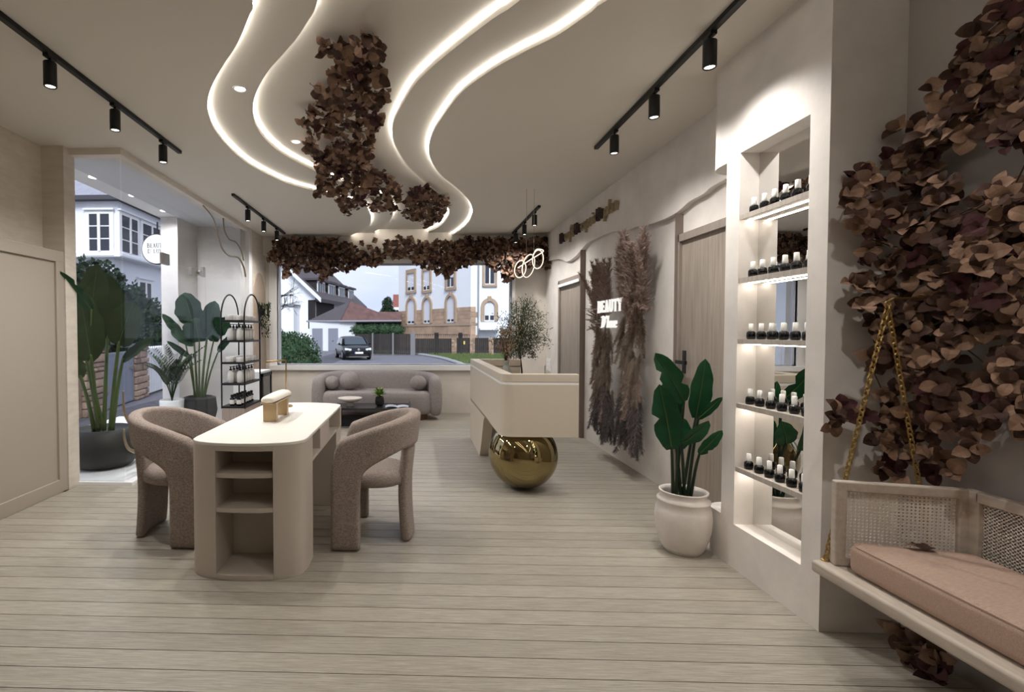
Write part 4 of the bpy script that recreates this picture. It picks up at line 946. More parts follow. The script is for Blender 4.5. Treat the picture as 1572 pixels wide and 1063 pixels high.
GL = {
    'B': (.68, [([(.14, 0), (.14, 1)], .13), ([(0, 0), (.3, 0)], .05), ([(0, 1), (.3, 1)], .05), ([(.14, .98), (.42, .97), (.55, .87), (.55, .66), (.42, .54), (.14, .53)], .075), ([(.42, .54), (.6, .44), (.62, .2), (.5, .05), (.14, .02)], .085)]),
    'E': (.62, [([(.14, 0), (.14, 1)], .13), ([(0, .02), (.56, .02)], .05), ([(0, .98), (.54, .98)], .05), ([(.14, .52), (.42, .52)], .05), ([(.42, .42), (.42, .62)], .04), ([(.56, 0), (.58, .22)], .05), ([(.53, 1), (.55, .8)], .05)]),
    'A': (.74, [([(.12, 0), (.36, 1)], .055), ([(.36, 1), (.62, 0)], .13), ([(.2, .33), (.52, .33)], .05), ([(0, .01), (.25, .01)], .045), ([(.48, .01), (.74, .01)], .045)]),
    'U': (.74, [([(.14, 1), (.14, .3), (.22, .08), (.38, .02), (.54, .1), (.6, .3), (.6, 1)], .075), ([(.14, 1), (.14, .3)], .13), ([(0, .98), (.28, .98)], .045), ([(.48, .98), (.72, .98)], .045)]),
    'T': (.66, [([(.33, 0), (.33, 1)], .13), ([(.04, .98), (.62, .98)], .05), ([(.04, .98), (.03, .78)], .05), ([(.62, .98), (.63, .78)], .05), ([(.18, .01), (.48, .01)], .045)]),
    'Y': (.72, [([(.1, 1), (.36, .48)], .12), ([(.64, 1), (.36, .48)], .055), ([(.36, 0), (.36, .5)], .13), ([(0, .98), (.24, .98)], .045), ([(.5, .98), (.74, .98)], .045), ([(.22, .01), (.5, .01)], .045)]),
    'D': (.74, [([(.14, 0), (.14, 1)], .13), ([(0, .98), (.36, .98), (.56, .86), (.64, .5), (.56, .14), (.36, .02), (0, .02)], .075)]),
    'L': (.6, [([(.14, 0), (.14, 1)], .13), ([(0, .98), (.3, .98)], .045), ([(0, .02), (.55, .02)], .05), ([(.55, .02), (.57, .25)], .05)]),
    'X': (.72, [([(.08, 1), (.62, 0)], .12), ([(.62, 1), (.08, 0)], .055), ([(0, .98), (.22, .98)], .045), ([(.5, .98), (.72, .98)], .045), ([(0, .01), (.22, .01)], .045), ([(.5, .01), (.72, .01)], .045)]),
    "'": (.22, [([(.1, 1.02), (.06, .76)], .1)]), ' ': (.35, []),
    'd_': (.8, [([(.2, .02), (.3, 1)], .16), ([(.02, .9), (.3, 1), (.62, .86), (.72, .5), (.5, .1), (.05, .02)], .11)]),
    'l': (.26, [([(.08, 0), (.14, 1)], .13)]), 'u': (.46, [([(.06, .55), (.08, .1), (.2, .02), (.34, .12), (.4, .55)], .11), ([(.4, .55), (.38, .02)], .11)]),
    'x': (.44, [([(.04, .55), (.36, 0)], .11), ([(.38, .55), (.02, 0)], .09)]), 'e': (.44, [([(.06, .28), (.36, .32), (.32, .52), (.16, .54), (.05, .3), (.1, .05), (.24, .01), (.38, .1)], .1)]),
    'U_': (.7, [([(.12, 1), (.12, .25), (.22, .05), (.4, .05), (.5, .25), (.5, 1)], .2), ([(.3, .9), (.3, .3)], .1)]), 'n': (.5, [([(.1, 0), (.1, .72)], .19), ([(.1, .6), (.28, .72), (.38, .6), (.38, 0)], .18)]),
    'c': (.42, [([(.38, .5), (.2, .55), (.07, .3), (.18, .03), (.38, .08)], .15)]), 'a': (.46, [([(.36, .5), (.18, .55), (.06, .28), (.16, .02), (.36, .15)], .14), ([(.37, .55), (.37, 0)], .14)]),
    'f': (.36, [([(.36, .95), (.22, .98), (.16, .7), (.14, -.35)], .15), ([(.02, .52), (.34, .52)], .12)]), 'é': (.44, [([(.06, .28), (.36, .32), (.32, .52), (.16, .54), (.05, .3), (.1, .05), (.24, .01), (.38, .1)], .14), ([(.16, .68), (.32, .88)], .12)]),
    's': (.38, [([(.34, .48), (.16, .55), (.08, .42), (.28, .24), (.24, .03), (.04, .06)], .14)]), 'p': (.48, [([(.08, .55), (.08, -.36)], .16), ([(.08, .45), (.3, .55), (.4, .28), (.28, .02), (.08, .1)], .14)]),
    'o': (.46, [([(.22, .54), (.07, .28), (.22, .02), (.38, .28), (.22, .54)], .15)]), 'i': (.22, [([(.1, .55), (.1, 0)], .15), ([(.1, .74), (.1, .86)], .16)]), 'r': (.34, [([(.08, .55), (.08, 0)], .15), ([(.08, .42), (.2, .55), (.32, .5)], .13)]), 'n_': (.48, [([(.08, .55), (.08, 0)], .15), ([(.08, .42), (.25, .55), (.38, .42), (.38, 0)], .14)]),
}
def letters(glyphs, origin, right, up, h, depth, gap=.1, wide=1.0, shear=0.0, tk=1.0):
    """stroke lettering: one builder per glyph, extruded towards the viewer side of the plane"""
    right, up = Vector(right), Vector(up); nrm = right.cross(up); x = 0; out = []
    for g in glyphs:
        w, strokes = GL[g]; mb = MB()
        for pts, th in strokes:
            th = th * tk
            pts = [Vector((a * wide + b * shear, b)) for a, b in pts]
            for i in range(len(pts) - 1):
                a, b = pts[i], pts[i + 1]; t = (b - a).normalized(); n_ = Vector((-t.y, t.x)) * th / 2; e = t * th * .28 if len(pts) > 2 else Vector((0, 0))
                qd = [a - e - n_, b + e - n_, b + e + n_, a - e + n_]; vs = []
                for dd in (0, depth):
                    for q in qd: vs.append(Vector(origin) + right * (x + q.x) * h + up * q.y * h + nrm * dd)
                mb.add(vs, [(0, 1, 2, 3), (7, 6, 5, 4), (0, 4, 5, 1), (1, 5, 6, 2), (2, 6, 7, 3), (3, 7, 4, 0)])
        if mb.v: out.append(mb)
        x += (w * wide + gap)
    return out
def word(parent, glyphs, origin, right, up, h, depth, mat, width=None, **kw):
    gap = kw.get('gap', .1); tot = sum(GL[g][0] for g in glyphs)
    if width: kw['wide'] = (width / h - gap * (len(glyphs) - 1)) / tot
    for mb in letters(glyphs, origin, right, up, h, depth, **kw): mb.build('letter', mat, parent)
sg = thing('wall_sign', 'white backlit letters reading BEAUTY D\'luxe over the pampas on the wall', 'sign', (1.87, 5.2, 1.5))
a_, b_ = PX(919, 481, 1.87), PX(956, 478.5, 1.87); word(sg, 'BEAUTY', a_, (0, -1, 0), (0, 0, 1), .118, .018, LETTER, width=a_.y - b_.y, gap=.10, tk=.6)
a_, b_ = PX(924, 503.5, 1.87), PX(950, 502.5, 1.87); word(sg, ['d_', "'", 'l', 'u', 'x', 'e'], a_, (0, -1, 0), (0, 0, 1), .115, .018, LETTER, width=a_.y - b_.y - .03, gap=.08, shear=.16, tk=.62)
MB().tube([(1.885, 5.75, 1.60), (2.12, 5.75, 1.60)], .004, 6).tube([(1.885, 4.95, 1.6), (2.12, 4.95, 1.6)], .004, 6).tube([(1.88, 5.76, 1.58), (1.88, 4.94, 1.58)], .004, 6).tube([(1.88, 5.6, 1.43), (1.88, 5.1, 1.43)], .003, 6).tube([(1.88, 5.35, 1.43), (1.88, 5.35, 1.58)], .003, 6).build('mounting_bracket', CHROME, sg)
DKL, GDL = M('dark_brown_letter', (70, 50, 46), .5), M('gold_script_letter', (178, 156, 116), .4, .3)
XV = 2.07
for (xa, xb, gl, mt_, yb, hpx, lab, sh_) in ((861, 868.5, ['U_', 'n'], DKL, 372, .13, 'dark brown raised word Un before the script word cafe on the wall band', 0), (869, 883, ['c', 'a', 'f', 'é'], GDL, 367, .15, 'gold script word café raised on the wall band, nearest the window', .15),
        (884, 892, ['U_', 'n'], DKL, 358, .13, 'dark brown raised word Un before the script word espoir on the wall band', 0), (893.5, 916, ['e', 's', 'p', 'o', 'i', 'r'], GDL, 350, .15, 'gold script word espoir raised on the wall band, middle phrase', .15),
        (917.5, 928.5, ['U_', 'n'], DKL, 337, .13, 'dark brown raised word Un before the last script word on the wall band', 0), (930, 950, ['p', 'l', 'a', 'n_'], GDL, 327, .15, 'gold script word raised on the wall band, farthest from the window', .15)):
    a_, b_ = PX(xa, yb, XV), PX(xb, yb - 5, XV); t = thing('wall_word', lab, 'lettering', tuple(a_)); word(t, gl, (XV, a_.y, 2.60), (0, -1, 0), (0, 0, 1), hpx, .03, mt_, width=a_.y - b_.y, gap=.03, shear=sh_)
sw = thing('wall_switch', 'white switch plate on the wall behind the reception desk', 'switch', (2.12, 8.1, .95))
p = PX(842, 570, 2.12); MB().box(2.112, 2.124, p.y - .12, p.y + .12, p.z - .0, p.z + .2).build('plate', WHITE, sw, bevel=.003)
for k in range(3): MB().box(2.106, 2.113, p.y - .07, p.y + .07, p.z + .02 + .06 * k, p.z + .06 + .06 * k).build('rocker', CAPW, sw, bevel=.002)

# ------------------------------------------------------------------ swing bench
bn = thing('swing_bench', 'washed oak hanging bench with cane side and back panels in the recess', 'bench', (1.85, 1.4, .4))
SZ = .42
MB().box(1.60, 2.09, .35, 2.095, SZ - .048, SZ).build('seat_board', BENCHW, bn, bevel=.012, seg=3)
PT = .755
cA, cB = Vector((1.650, 2.05)), Vector((2.055, 1.955))   # ends of the side panel
ux = (cB - cA).normalized(); un = Vector((ux.y, -ux.x)) * .018; Ls = (cB - cA).length
def rail(name, s0, s1, z0, z1):
    q = [cA + ux * s0 - un, cA + ux * s1 - un, cA + ux * s1 + un, cA + ux * s0 + un]; MB().prism([(v.x, v.y) for v in q], z0, z1).build(name, BENCHW, bn, bevel=.006, seg=3)
rail('side_stile', 0, .038, SZ + .0005, PT); rail('side_stile', Ls - .03, Ls, SZ + .0005, PT); rail('side_rail', .03, Ls - .02, PT - .038, PT); rail('side_rail', .03, Ls - .02, SZ + .001, SZ + .04)
cw = MB()
def strand(p, q, w, nrm):
    p, q = Vector(p), Vector(q); d = (q - p).normalized(); s_ = d.cross(nrm).normalized() * w / 2; t_ = Vector(nrm).normalized() * .0012
    cw.add([p - s_ - t_, q - s_ - t_, q + s_ - t_, p + s_ - t_, p - s_ + t_, q - s_ + t_, q + s_ + t_, p + s_ + t_], [(0, 3, 2, 1), (4, 5, 6, 7), (0, 1, 5, 4), (2, 3, 7, 6)])
n3 = Vector((un.x, un.y, 0)).normalized(); nx_ = 27
for i in range(nx_ + 1):
    c = cA + ux * (.038 + (Ls - .068) * i / nx_); strand((c.x, c.y, SZ + .035), (c.x, c.y, PT - .035), .0060, n3)
c0, c1 = cA + ux * .03, cA + ux * (Ls - .02)
for k in range(21): z = SZ + .04 + (PT - SZ - .08) * k / 20; strand((c0.x, c0.y, z), (c1.x, c1.y, z), .0060, n3)
cw.build('cane_side', CANE, bn, kind='stuff')
BXX = 2.065
def brail(name, y0, y1, z0, z1): MB().box(BXX - .018, BXX + .018, y0, y1, z0, z1).build(name, BENCHW, bn, bevel=.006, seg=3)
brail('back_stile', 1.905, 1.96, SZ + .0005, PT); brail('back_stile', .38, .42, SZ + .0005, PT); brail('back_rail', .4, 1.92, PT - .04, PT); brail('back_rail', .4, 1.92, SZ + .001, SZ + .03)
cw = MB(); n3 = Vector((1, 0, 0))
for i in range(103): yy = .43 + 1.475 * i / 102; strand((BXX, yy, SZ + .03), (BXX, yy, PT - .038), .0060, n3)
for k in range(21): z = SZ + .035 + (PT - SZ - .08) * k / 20; strand((BXX, .41, z), (BXX, 1.915, z), .0060, n3)
cw.build('cane_back', CANE, bn, kind='stuff')
cs = MB(); nx_, ny_ = 8, 18
cu_poly = [(1.645, .5), (2.03, .5), (2.03, 1.905), (1.72, 1.99), (1.672, 2.0), (1.652, 1.965)]
cs.prism(cu_poly, SZ + .001, SZ + .118)
cu_ = cs.build('bench_cushion', PINK, None, bevel=.03, seg=4); tag(cu_, 'dusty pink linen seat cushion on the hanging bench', 'cushion')
MB().tube([(x, y, SZ + .108) for x, y in [(1.650, .5), (1.660, 1.95), (1.680, 1.982), (1.72, 1.985), (2.026, 1.90), (2.026, .5)]], .004, 5).build('piping', PINK, cu_)
def chain(label, apex, feet):
    t = thing('hanging_chain', label, 'chain', tuple(apex)); mb = MB()
    for f in feet:
        f = Vector(f); d = f - Vector(apex); n_ = int(d.length / .0215); dn = d.normalized(); a = dn.cross(Vector((0, 1, 0))).normalized(); b = dn.cross(a)
        for i in range(n_):
            c = Vector(apex) + d * (i + .5) / n_; s_ = a if i % 2 else b; mb.tube([c + dn * .0150 * math.cos(q) + s_ * .0088 * math.sin(q) for q in [2 * math.pi * k / 8 for k in range(8)]], .0032, 5, closed=True)
    mb.build('chain_links', CHAING, t, kind='stuff')
    ap = Vector(apex); MB().tube([ap + Vector((.011 * math.cos(q), 0, .006 + .012 * math.sin(q))) for q in [2 * math.pi * k / 12 for k in range(12)]], .003, 6, closed=True).build('ring', CHAING, t)
    MB().tube([ap + Vector((0, 0, .016)), ap + Vector((.02, 0, .03)), Vector((2.125, ap.y, ap.z + .03))], .005, 6).build('wall_hook', CHAING, t)
    for f in feet: f = Vector(f); MB().lathe([(.016, 0), (.016, .004), (.008, .006)], 0, 0, 12).xf(Matrix.Translation((f.x, f.y, SZ + .0005))).build('anchor_plate', CHAING, t)
ax_ = PY(1363, 470, 2.078); chain('gold chain in an inverted V carrying the end of the hanging bench', tuple(ax_), [(1.648, 2.08, SZ + .004), (2.06, 2.075, SZ + .004)])

# ------------------------------------------------------------------ street outside
ZG = -.39
DS = .85
ASPH = M('asphalt', (112, 110, 118), .9, var=.2, scale=3); PAVE = M('pavement', (128, 126, 130), .9, var=.15, scale=2)
GRASS = M('lawn', (92, 108, 58), .95, var=.35, scale=2.5); KERB = M('kerb_stone', (168, 166, 168), .85)
HW = M('white_render', (232, 234, 238), .8); ROOFD = M('dark_tiles', (84, 76, 80), .8, var=.25, scale=3, stretch=(1, 1, 6)); ROOFR = M('red_brown_tiles', (112, 78, 74), .8, var=.35, scale=2.2)
SAND = M('sandstone', (184, 150, 122), .85, var=.25, scale=1.3, rnd=.14); SANDT = M('sandstone_trim', (178, 150, 124), .8, var=.15, scale=3)
SHUT = M('roller_shutter', (214, 214, 222), .6); PANE = M('window_pane', (52, 56, 66), .08); GARD = M('garage_grey', (140, 142, 156), .6)
FENCE = M('dark_fence_wood', (52, 46, 44), .8, var=.3, scale=3, rnd=.2); POSTC = M('concrete_post', (122, 120, 122), .85); STONE = M('rubble_stone', (172, 142, 118), .85, var=.35, scale=5, rnd=.3)
struct(MB().box(-120, 120, -60, 140, ZG - .5, ZG - .03).build('ground', ASPH))
struct(MB().box(-60, 60, 8.7, 60, ZG - .03, ZG).build('road', ASPH)); 
struct(MB().box(-6.6, -4.6, -6, 60, ZG - .02, ZG + .001).build('street', M('dark_asphalt', (84, 82, 90), .9, var=.2, scale=3)))
struct(MB().box(-4.75, -4.6, -6, 8, ZG, ZG + .12).build('kerb', KERB))
# lawn with curved kerb to the right
kp = spline([PZ(a, b, ZG) for a, b in [(560, 540.5), (605, 542), (640, 545), (672, 550), (694, 556), (712, 563), (740, 578)]], 6)
lawn = [(v.x, v.y) for v in kp] + [(8, 38.5), (PZ(560, 540, ZG).x, 40)]
struct(MB().prism(lawn, ZG - .02, ZG + .06).build('lawn', GRASS))
struct(MB().tube([(v.x, v.y, ZG + .05) for v in kp], .11, 6).build('kerb_curve', KERB))
gr = MB(); rr = random.Random(61)
for i in range(5200):
    x, y = rr.uniform(-3, 7.5), rr.uniform(27, 38.2)
    if not inpoly(x, y, lawn): continue
    h = rr.uniform(.06, .22); gr.add([(x - .03, y, ZG + .05), (x + .03, y, ZG + .05), (x + rr.gauss(0, .05), y, ZG + .05 + h)], [(0, 1, 2)])
tag(gr.build('lawn_grass', GRASS), 'short green grass growing along the curved kerb', 'grass', kind='stuff')
def foliage_blob(t, name, mat, centres, n, leaf, seed, flat=1.0):
    rr = random.Random(seed); mb = MB()
    for c, r in centres:
        mb.ball(c, 1, 12, 8, r[0] * .82, r[1] * .82, r[2] * .86)
    tot = sum(r[0] * r[2] for c, r in centres)
    for c, r in centres:
        for i in range(int(n * r[0] * r[2] / tot)):
            u = Vector((rr.gauss(0, 1), rr.gauss(0, 1), rr.gauss(0, 1))).normalized(); k = rr.uniform(.82, 1.08); p = Vector((c[0] + u.x * r[0] * k, c[1] + u.y * r[1] * k, c[2] + u.z * r[2] * k))
            d = (u * .6 + Vector((rr.gauss(0, .6), rr.gauss(0, .6), rr.gauss(.1, .6)))).normalized() * leaf * rr.uniform(.6, 1.2); s_ = d.cross(Vector((rr.gauss(0, 1), rr.gauss(0, 1), rr.gauss(0, 1)))).normalized() * leaf * .35
            mb.add([p, p + d * .5 + s_, p + d, p + d * .5 - s_], [(0, 1, 2, 3)])
    return mb.build(name, mat, t, kind='stuff')
HEDGE = M('hedge_green', (54, 84, 48), .8, var=.45, scale=6); CONIF = M('conifer_green', (30, 58, 32), .85, var=.45, scale=4); BUSH = M('bush_green', (38, 58, 40), .7, var=.5, scale=5)
hd = thing('hedge', 'clipped green hedge at the near corner of the street outside the wide window', 'hedge', (-5.2, 21, ZG))
foliage_blob(hd, 'foliage', HEDGE, [((-5.0, 21, .25), (.95, 1.2, 1.0)), ((-6.1, 21.6, .35), (1.3, 1.2, 1.05)), ((-4.7, 20.6, -.1), (.75, 1, .75))], 9000, .11, 62)
# white gabled house with dormers
gh = thing('house', 'white gabled house with dark tiled roof and a row of dormers', 'house', (-10, 55, ZG))
ang = math.radians(-10); ca, sa = math.cos(ang), math.sin(ang); O = PY(492, 459, 50)
def GHm(u, v, z): return (O.x + u * ca - v * sa, O.y + u * sa + v * ca, z)     # u across the gable (0 = right eave), v along the ridge
def gbox(u0, u1, v0, v1, z0, z1):
    m_ = MB().box(u0, u1, v0, v1, z0, z1); m_.v = [GHm(*p) for p in m_.v]; return m_
ze = O.z - .25; W_, Lh, RH = 12.0, 16.0, 5.6
m_ = MB(); m_.prism([(0.45 - 1.0, ZG), (-W_, ZG), (-W_, ze), (-W_ / 2, ze + RH), (-1.0 + .45, ze + .45)], 0, Lh, 'y'); m_.v = [GHm(p[0], p[1], p[2]) for p in m_.v]; m_.build('walls', HW, gh)
sl_p = (RH) / (W_ / 2)
def roofslab(u0, z0, u1, z1):
    m_ = MB(); m_.prism([(u0, z0), (u1, z1), (u1, z1 + .35), (u0, z0 + .35)], -.5, Lh + .4, 'y'); m_.v = [GHm(*p) for p in m_.v]; return m_
roofslab(.2, ze - .1, -W_ / 2, ze + RH).build('roof_slope', ROOFD, gh); roofslab(-W_ - .3, ze - .1, -W_ / 2, ze + RH).build('roof_slope', ROOFD, gh)
m_ = MB(); m_.prism([(.25, ze - .14), (-W_ / 2, ze + RH - .04), (-W_ / 2, ze + RH + .36), (.25, ze + .3)], -.62, -.48, 'y'); m_.v = [GHm(*p) for p in m_.v]; m_.build('verge_board', M('white_verge', (226, 226, 232), .6), gh)
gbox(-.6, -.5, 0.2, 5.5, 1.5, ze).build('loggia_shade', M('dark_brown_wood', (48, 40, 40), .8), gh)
gbox(-.5, .1, .4, 7, 1.9, 2.0).build('balcony_slab', HW, gh); gbox(.05, .1, .4, 7, 2.0, 2.9).build('balcony_rail', M('dark_brown_wood', (48, 40, 40)), gh)
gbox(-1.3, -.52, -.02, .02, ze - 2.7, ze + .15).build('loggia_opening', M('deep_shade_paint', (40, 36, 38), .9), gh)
for v0 in (.9, 4.2, 7.6, 11.2):
    d_ = gbox(-3.0, -.75, v0, v0 + 2.3, ze + .2, ze + 2.25).build('dormer', M('dark_brown_wood', (58, 48, 48)), gh)
    gbox(-3.2, -.45, v0 - .25, v0 + 2.55, ze + 2.2, ze + 2.42).build('dormer_roof', ROOFD, d_)
    gbox(-.76, -.66, v0 + .1, v0 + 2.2, ze + .75, ze + 2.15).build('window_frame', WHITE, d_)
    w_ = MB()
    for k in range(3):
        q = gbox(-.67, -.64, v0 + .22 + .66 * k, v0 + .74 + .66 * k, ze + .9, ze + 2.02); w_.add(q.v, q.f)
    w_.build('pane', PANE, d_)
gbox(-4.3, -3.6, 5, 5.8, ze + 3, ze + 4.6).build('chimney', ROOFR, gh)
gbox(-4.6, -2.2, -1.5, 0, ZG, 3.9).build('bay', HW, gh); gbox(-4.75, -2.1, -1.65, .0, 3.85, 4.05).build('bay_ledge', M('lead_grey', (150, 150, 158), .6), gh)
rl = MB()
for k in range(9): q = gbox(-4.6 + .29 * k, -4.57 + .29 * k, -1.5, -1.47, 4.05, 4.95); rl.add(q.v, q.f)
q = gbox(-4.62, -2.2, -1.52, -1.46, 4.9, 4.97); rl.add(q.v, q.f); rl.build('bay_railing', BLACK, gh)
bt = thing('bare_tree', 'leafless tree with thin dark branches in front of the white gabled house', 'tree', (-9.2, 34, ZG)); rr = random.Random(71); tm = MB()
def grow(p, d, L_, r, dep):
    q = p + d * L_; tm.tube([p, p.lerp(q, .5) + Vector((rr.gauss(0, .06), rr.gauss(0, .06), rr.gauss(0, .06))) * L_, q], r, 4, r2=r * .6)
    if dep:
        for k in range(3): grow(p.lerp(q, rr.uniform(.5, 1)), (d + Vector((rr.gauss(0, .55), rr.gauss(0, .4), rr.gauss(0, .5)))).normalized(), L_ * rr.uniform(.55, .8), r * .55, dep - 1)
grow(Vector((-9.9, 34, ZG)), Vector((-.02, 0, 1)), 3.0, .09, 0)
for k in range(4): grow(Vector((-9.9, 34, 2.2 + .5 * k)), Vector((.75, 0, rr.uniform(.0, .7))).normalized(), 1.2, .035, 3)
tm.build('branches', M('bare_bark', (50, 44, 46), .9), bt)
# garage block
gy = 46.0; gb = thing('garage', 'low white double garage with a hipped red brown tiled roof behind the car', 'garage', (-7, gy, ZG))
g0, g1, g2, g3 = (PY(475, 510, 47.3), PY(521.5, 510, 45.2), PY(545, 510, 46.2), PY(614, 510, 48.7)); gz = PY(521, 493.5, 45.0).z
def gpt(a, b): return Vector((a.x, a.y))
gu = (Vector((g1.x, g1.y)) - Vector((g0.x, g0.y))).normalized(); gnn = Vector((gu.y, -gu.x))
MB().prism([(g0.x, g0.y), (g1.x, g1.y), (g2.x, g2.y), (g2.x + .5, 52.3), (g0.x + 1.5, 52)], ZG, gz).build('walls', HW, gb)
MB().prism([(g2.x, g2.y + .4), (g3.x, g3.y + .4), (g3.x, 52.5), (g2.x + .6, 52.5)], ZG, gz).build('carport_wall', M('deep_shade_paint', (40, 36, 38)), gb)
def gfb(u0, u1, w0, w1, z0, z1):
    m_ = MB().box(u0, u1, w0, w1, z0, z1); m_.v = [(g0.x + gu.x * p[0] + gnn.x * p[1], g0.y + gu.y * p[0] + gnn.y * p[1], p[2]) for p in m_.v]; return m_
gL = (Vector((g1.x, g1.y)) - Vector((g0.x, g0.y))).length
for (u0, u1) in ((gL * .10, gL * .45), (gL * .64, gL * .95)):
    zt = gz - .62; f_ = gfb(u0, u1, .005, .03, ZG, zt).build('garage_door', GARD, gb)
    for k in range(5): gfb(u0 + (u1 - u0) * k / 5 + .02, u0 + (u1 - u0) * (k + 1) / 5 - .02, .03, .05, ZG + .05, zt - .05).build('door_slat', GARD, f_)
    gfb((u0 + u1) / 2 - .06, (u0 + u1) / 2 + .06, .05, .07, .5, .56).build('handle', BLACK, f_)
    gfb(u0 - .06, u0 - .005, .0, .05, ZG, zt + .06).build('door_jamb', HW, gb)
ex = [PY(471, 493.5, 47.6), PY(521.5, 493.5, 45.0), PY(616, 493, 48.5)]
ap = PY(537, 462.5, 47.6); r1 = PY(572, 479, 48.6); r2 = PY(616, 479, 49.6); bk = Vector((ex[0].x + 1.5, 52.5, gz)); bk2 = Vector((ex[2].x, 53, gz))
r_ = MB(); V5 = [ex[0], ex[1], ex[2], ap, r1, r2, bk, bk2]
r_.mi = 0; r_.add(V5, [(0, 1, 3), (0, 3, 6), (0, 6, 7, 2, 1)]); r_.mi = 1; r_.add(V5, [(1, 2, 5, 4, 3)]); r_.mi = 0; r_.add(V5, [(3, 4, 5, 7, 6), (2, 7, 5)])
r_.build('hipped_roof', [ROOFD, ROOFR], gb)
MB().tube([ex[0], ex[1], ex[2]], .09, 6).build('gutter', M('lead_grey', (130, 126, 130)), gb); MB().tube([ex[1], ap], .07, 5).build('hip_ridge', ROOFD, gb)
ivy = thing('ivy_hedge', 'dark ivy hedge topping the fence in front of the carport', 'hedge', (-3.7, 40, 1.5)); foliage_blob(ivy, 'foliage', HEDGE, [((PY(a, 508, 40).x, 40.2, PY(a, 507, 40).z), (.8, .35, .42)) for a in (553, 572, 590, 606)], 2400, .12, 66)
# things behind
rt = thing('brick_building', 'tall building with a steep red roof far behind, beside the conifer', 'building', (0, 75, ZG)); a0, a1 = PY(602, 453, 75).x, PY(618, 453, 75).x
MB().box(a0, a1 + 2, 75, 82, ZG, 5).build('walls', HW, rt); MB().prism([(75, 2.6), (82, 2.6), (78.5, PY(602, 452, 78).z)], a0, a1 + 2, 'x').build('roof', M('red_tiles', (142, 78, 66), .8, var=.2, scale=4), rt)
cf = thing('conifer', 'dark conifer far behind the garage roof', 'tree', (-2.2, 66, ZG)); c0 = PY(595, 465, 66); foliage_blob(cf, 'foliage', CONIF, [((c0.x, 66, 3.6), (.95, .9, 1.1)), ((c0.x, 66, 4.8), (.6, .6, 1.0)), ((c0.x + .9, 66, 3.2), (.9, .8, .9))], 2600, .22, 67); MB().tube([(c0.x, 66, ZG), (c0.x, 66, 5.9)], .12, 6, r2=.02).build('trunk', TWIG, cf)
# villa
vi = thing('villa', 'white villa with sandstone ground floor and arched shuttered windows', 'house', (2, 46, ZG))
A = PY(612, 510, 50); B = PY(722.5, 510, 41); Aw, Bw = Vector((A.x, A.y)), Vector((B.x, B.y)); du = (Bw - Aw).normalized(); dn = Vector((du.y, -du.x)); VL = (Bw - Aw).length
def VP_(x, y):   # point of the facade plane seen in that direction, as (u, z)
    r = _ray(x, y); r2 = Vector((r[0], r[1])); den = r2.x * dn.x + r2.y * dn.y; t = (Aw.x * dn.x + Aw.y * dn.y) / den; p = r2 * t; return ((p - Aw).dot(du), HC + r[2] * t)
def FV(u, w, z): q = Aw + du * u + dn * w; return (q.x, q.y, z)
def fbox(u0, u1, w0, w1, z0, z1):
    m_ = MB().box(u0, u1, w0, w1, z0, z1); m_.v = [FV(*p) for p in m_.v]; return m_
zs_ = VP_(660, 475)[1]; zl_ = VP_(660, 499)[1]; ZT = 10.5
fbox(0, VL, -8, 0, ZG, ZT).build('front_wall', HW, vi); fbox(-.5, VL + .5, -8.5, .6, ZT, ZT + .3).build('eaves', HW, vi)
m_ = MB(); m_.add([FV(-.5, .6, ZT + .3), FV(VL + .5, .6, ZT + .3), FV(VL + .5, -8.5, ZT + .3), FV(-.5, -8.5, ZT + .3), FV(VL / 2, -4, ZT + 4)], [(0, 1, 4), (1, 2, 4), (2, 3, 4), (3, 0, 4)]); m_.build('roof', ROOFR, vi)
fbox(-.03, VL + .03, -.3, .09, zl_ - .12, zl_ + .1).build('string_course', SANDT, vi)
arches = [(626.5, 637.5, 470, 497.5), (651.5, 661.5, 468, 496.5), (687, 698.5, 465, 495)]
ar = [(VP_(a, b)[0], VP_(c_, b)[0], VP_(a, b)[1], VP_((a + c_) / 2, d_)[1]) for a, c_, b, d_ in arches]
rows = [(zl_ + .1, zs_)]; rr = random.Random(81)
nrow = 4; z0r = zl_ + .1; rh = (zs_ - z0r) / nrow
for r_i in range(nrow + 3):
    za, zb = (z0r + rh * r_i, z0r + rh * (r_i + 1)) if r_i < nrow else (ZG + (zl_ - .12 - ZG) * (r_i - nrow) / 3, ZG + (zl_ - .12 - ZG) * (r_i - nrow + 1) / 3)
    u = 0 if r_i % 2 else -.5
    while u < VL:
        wd = rr.uniform(1.0, 1.6); u0, u1 = max(u, 0), min(u + wd, VL); u += wd
        segs = [(u0, u1)]
        if r_i < nrow:
            for (p0, p1, _, _) in ar: segs = [s for (s0, s1) in segs for s in (((s0, min(s1, p0 - .3)), (max(s0, p1 + .3), s1)))]; segs = [s for s in segs if s[1] - s[0] > .06]
        for s0, s1 in segs:
            fbox(s0 + .012, s1 - .012, -.02, .035 + rr.random() * .02, za + .012, zb - .012).build('stone', SAND, vi)
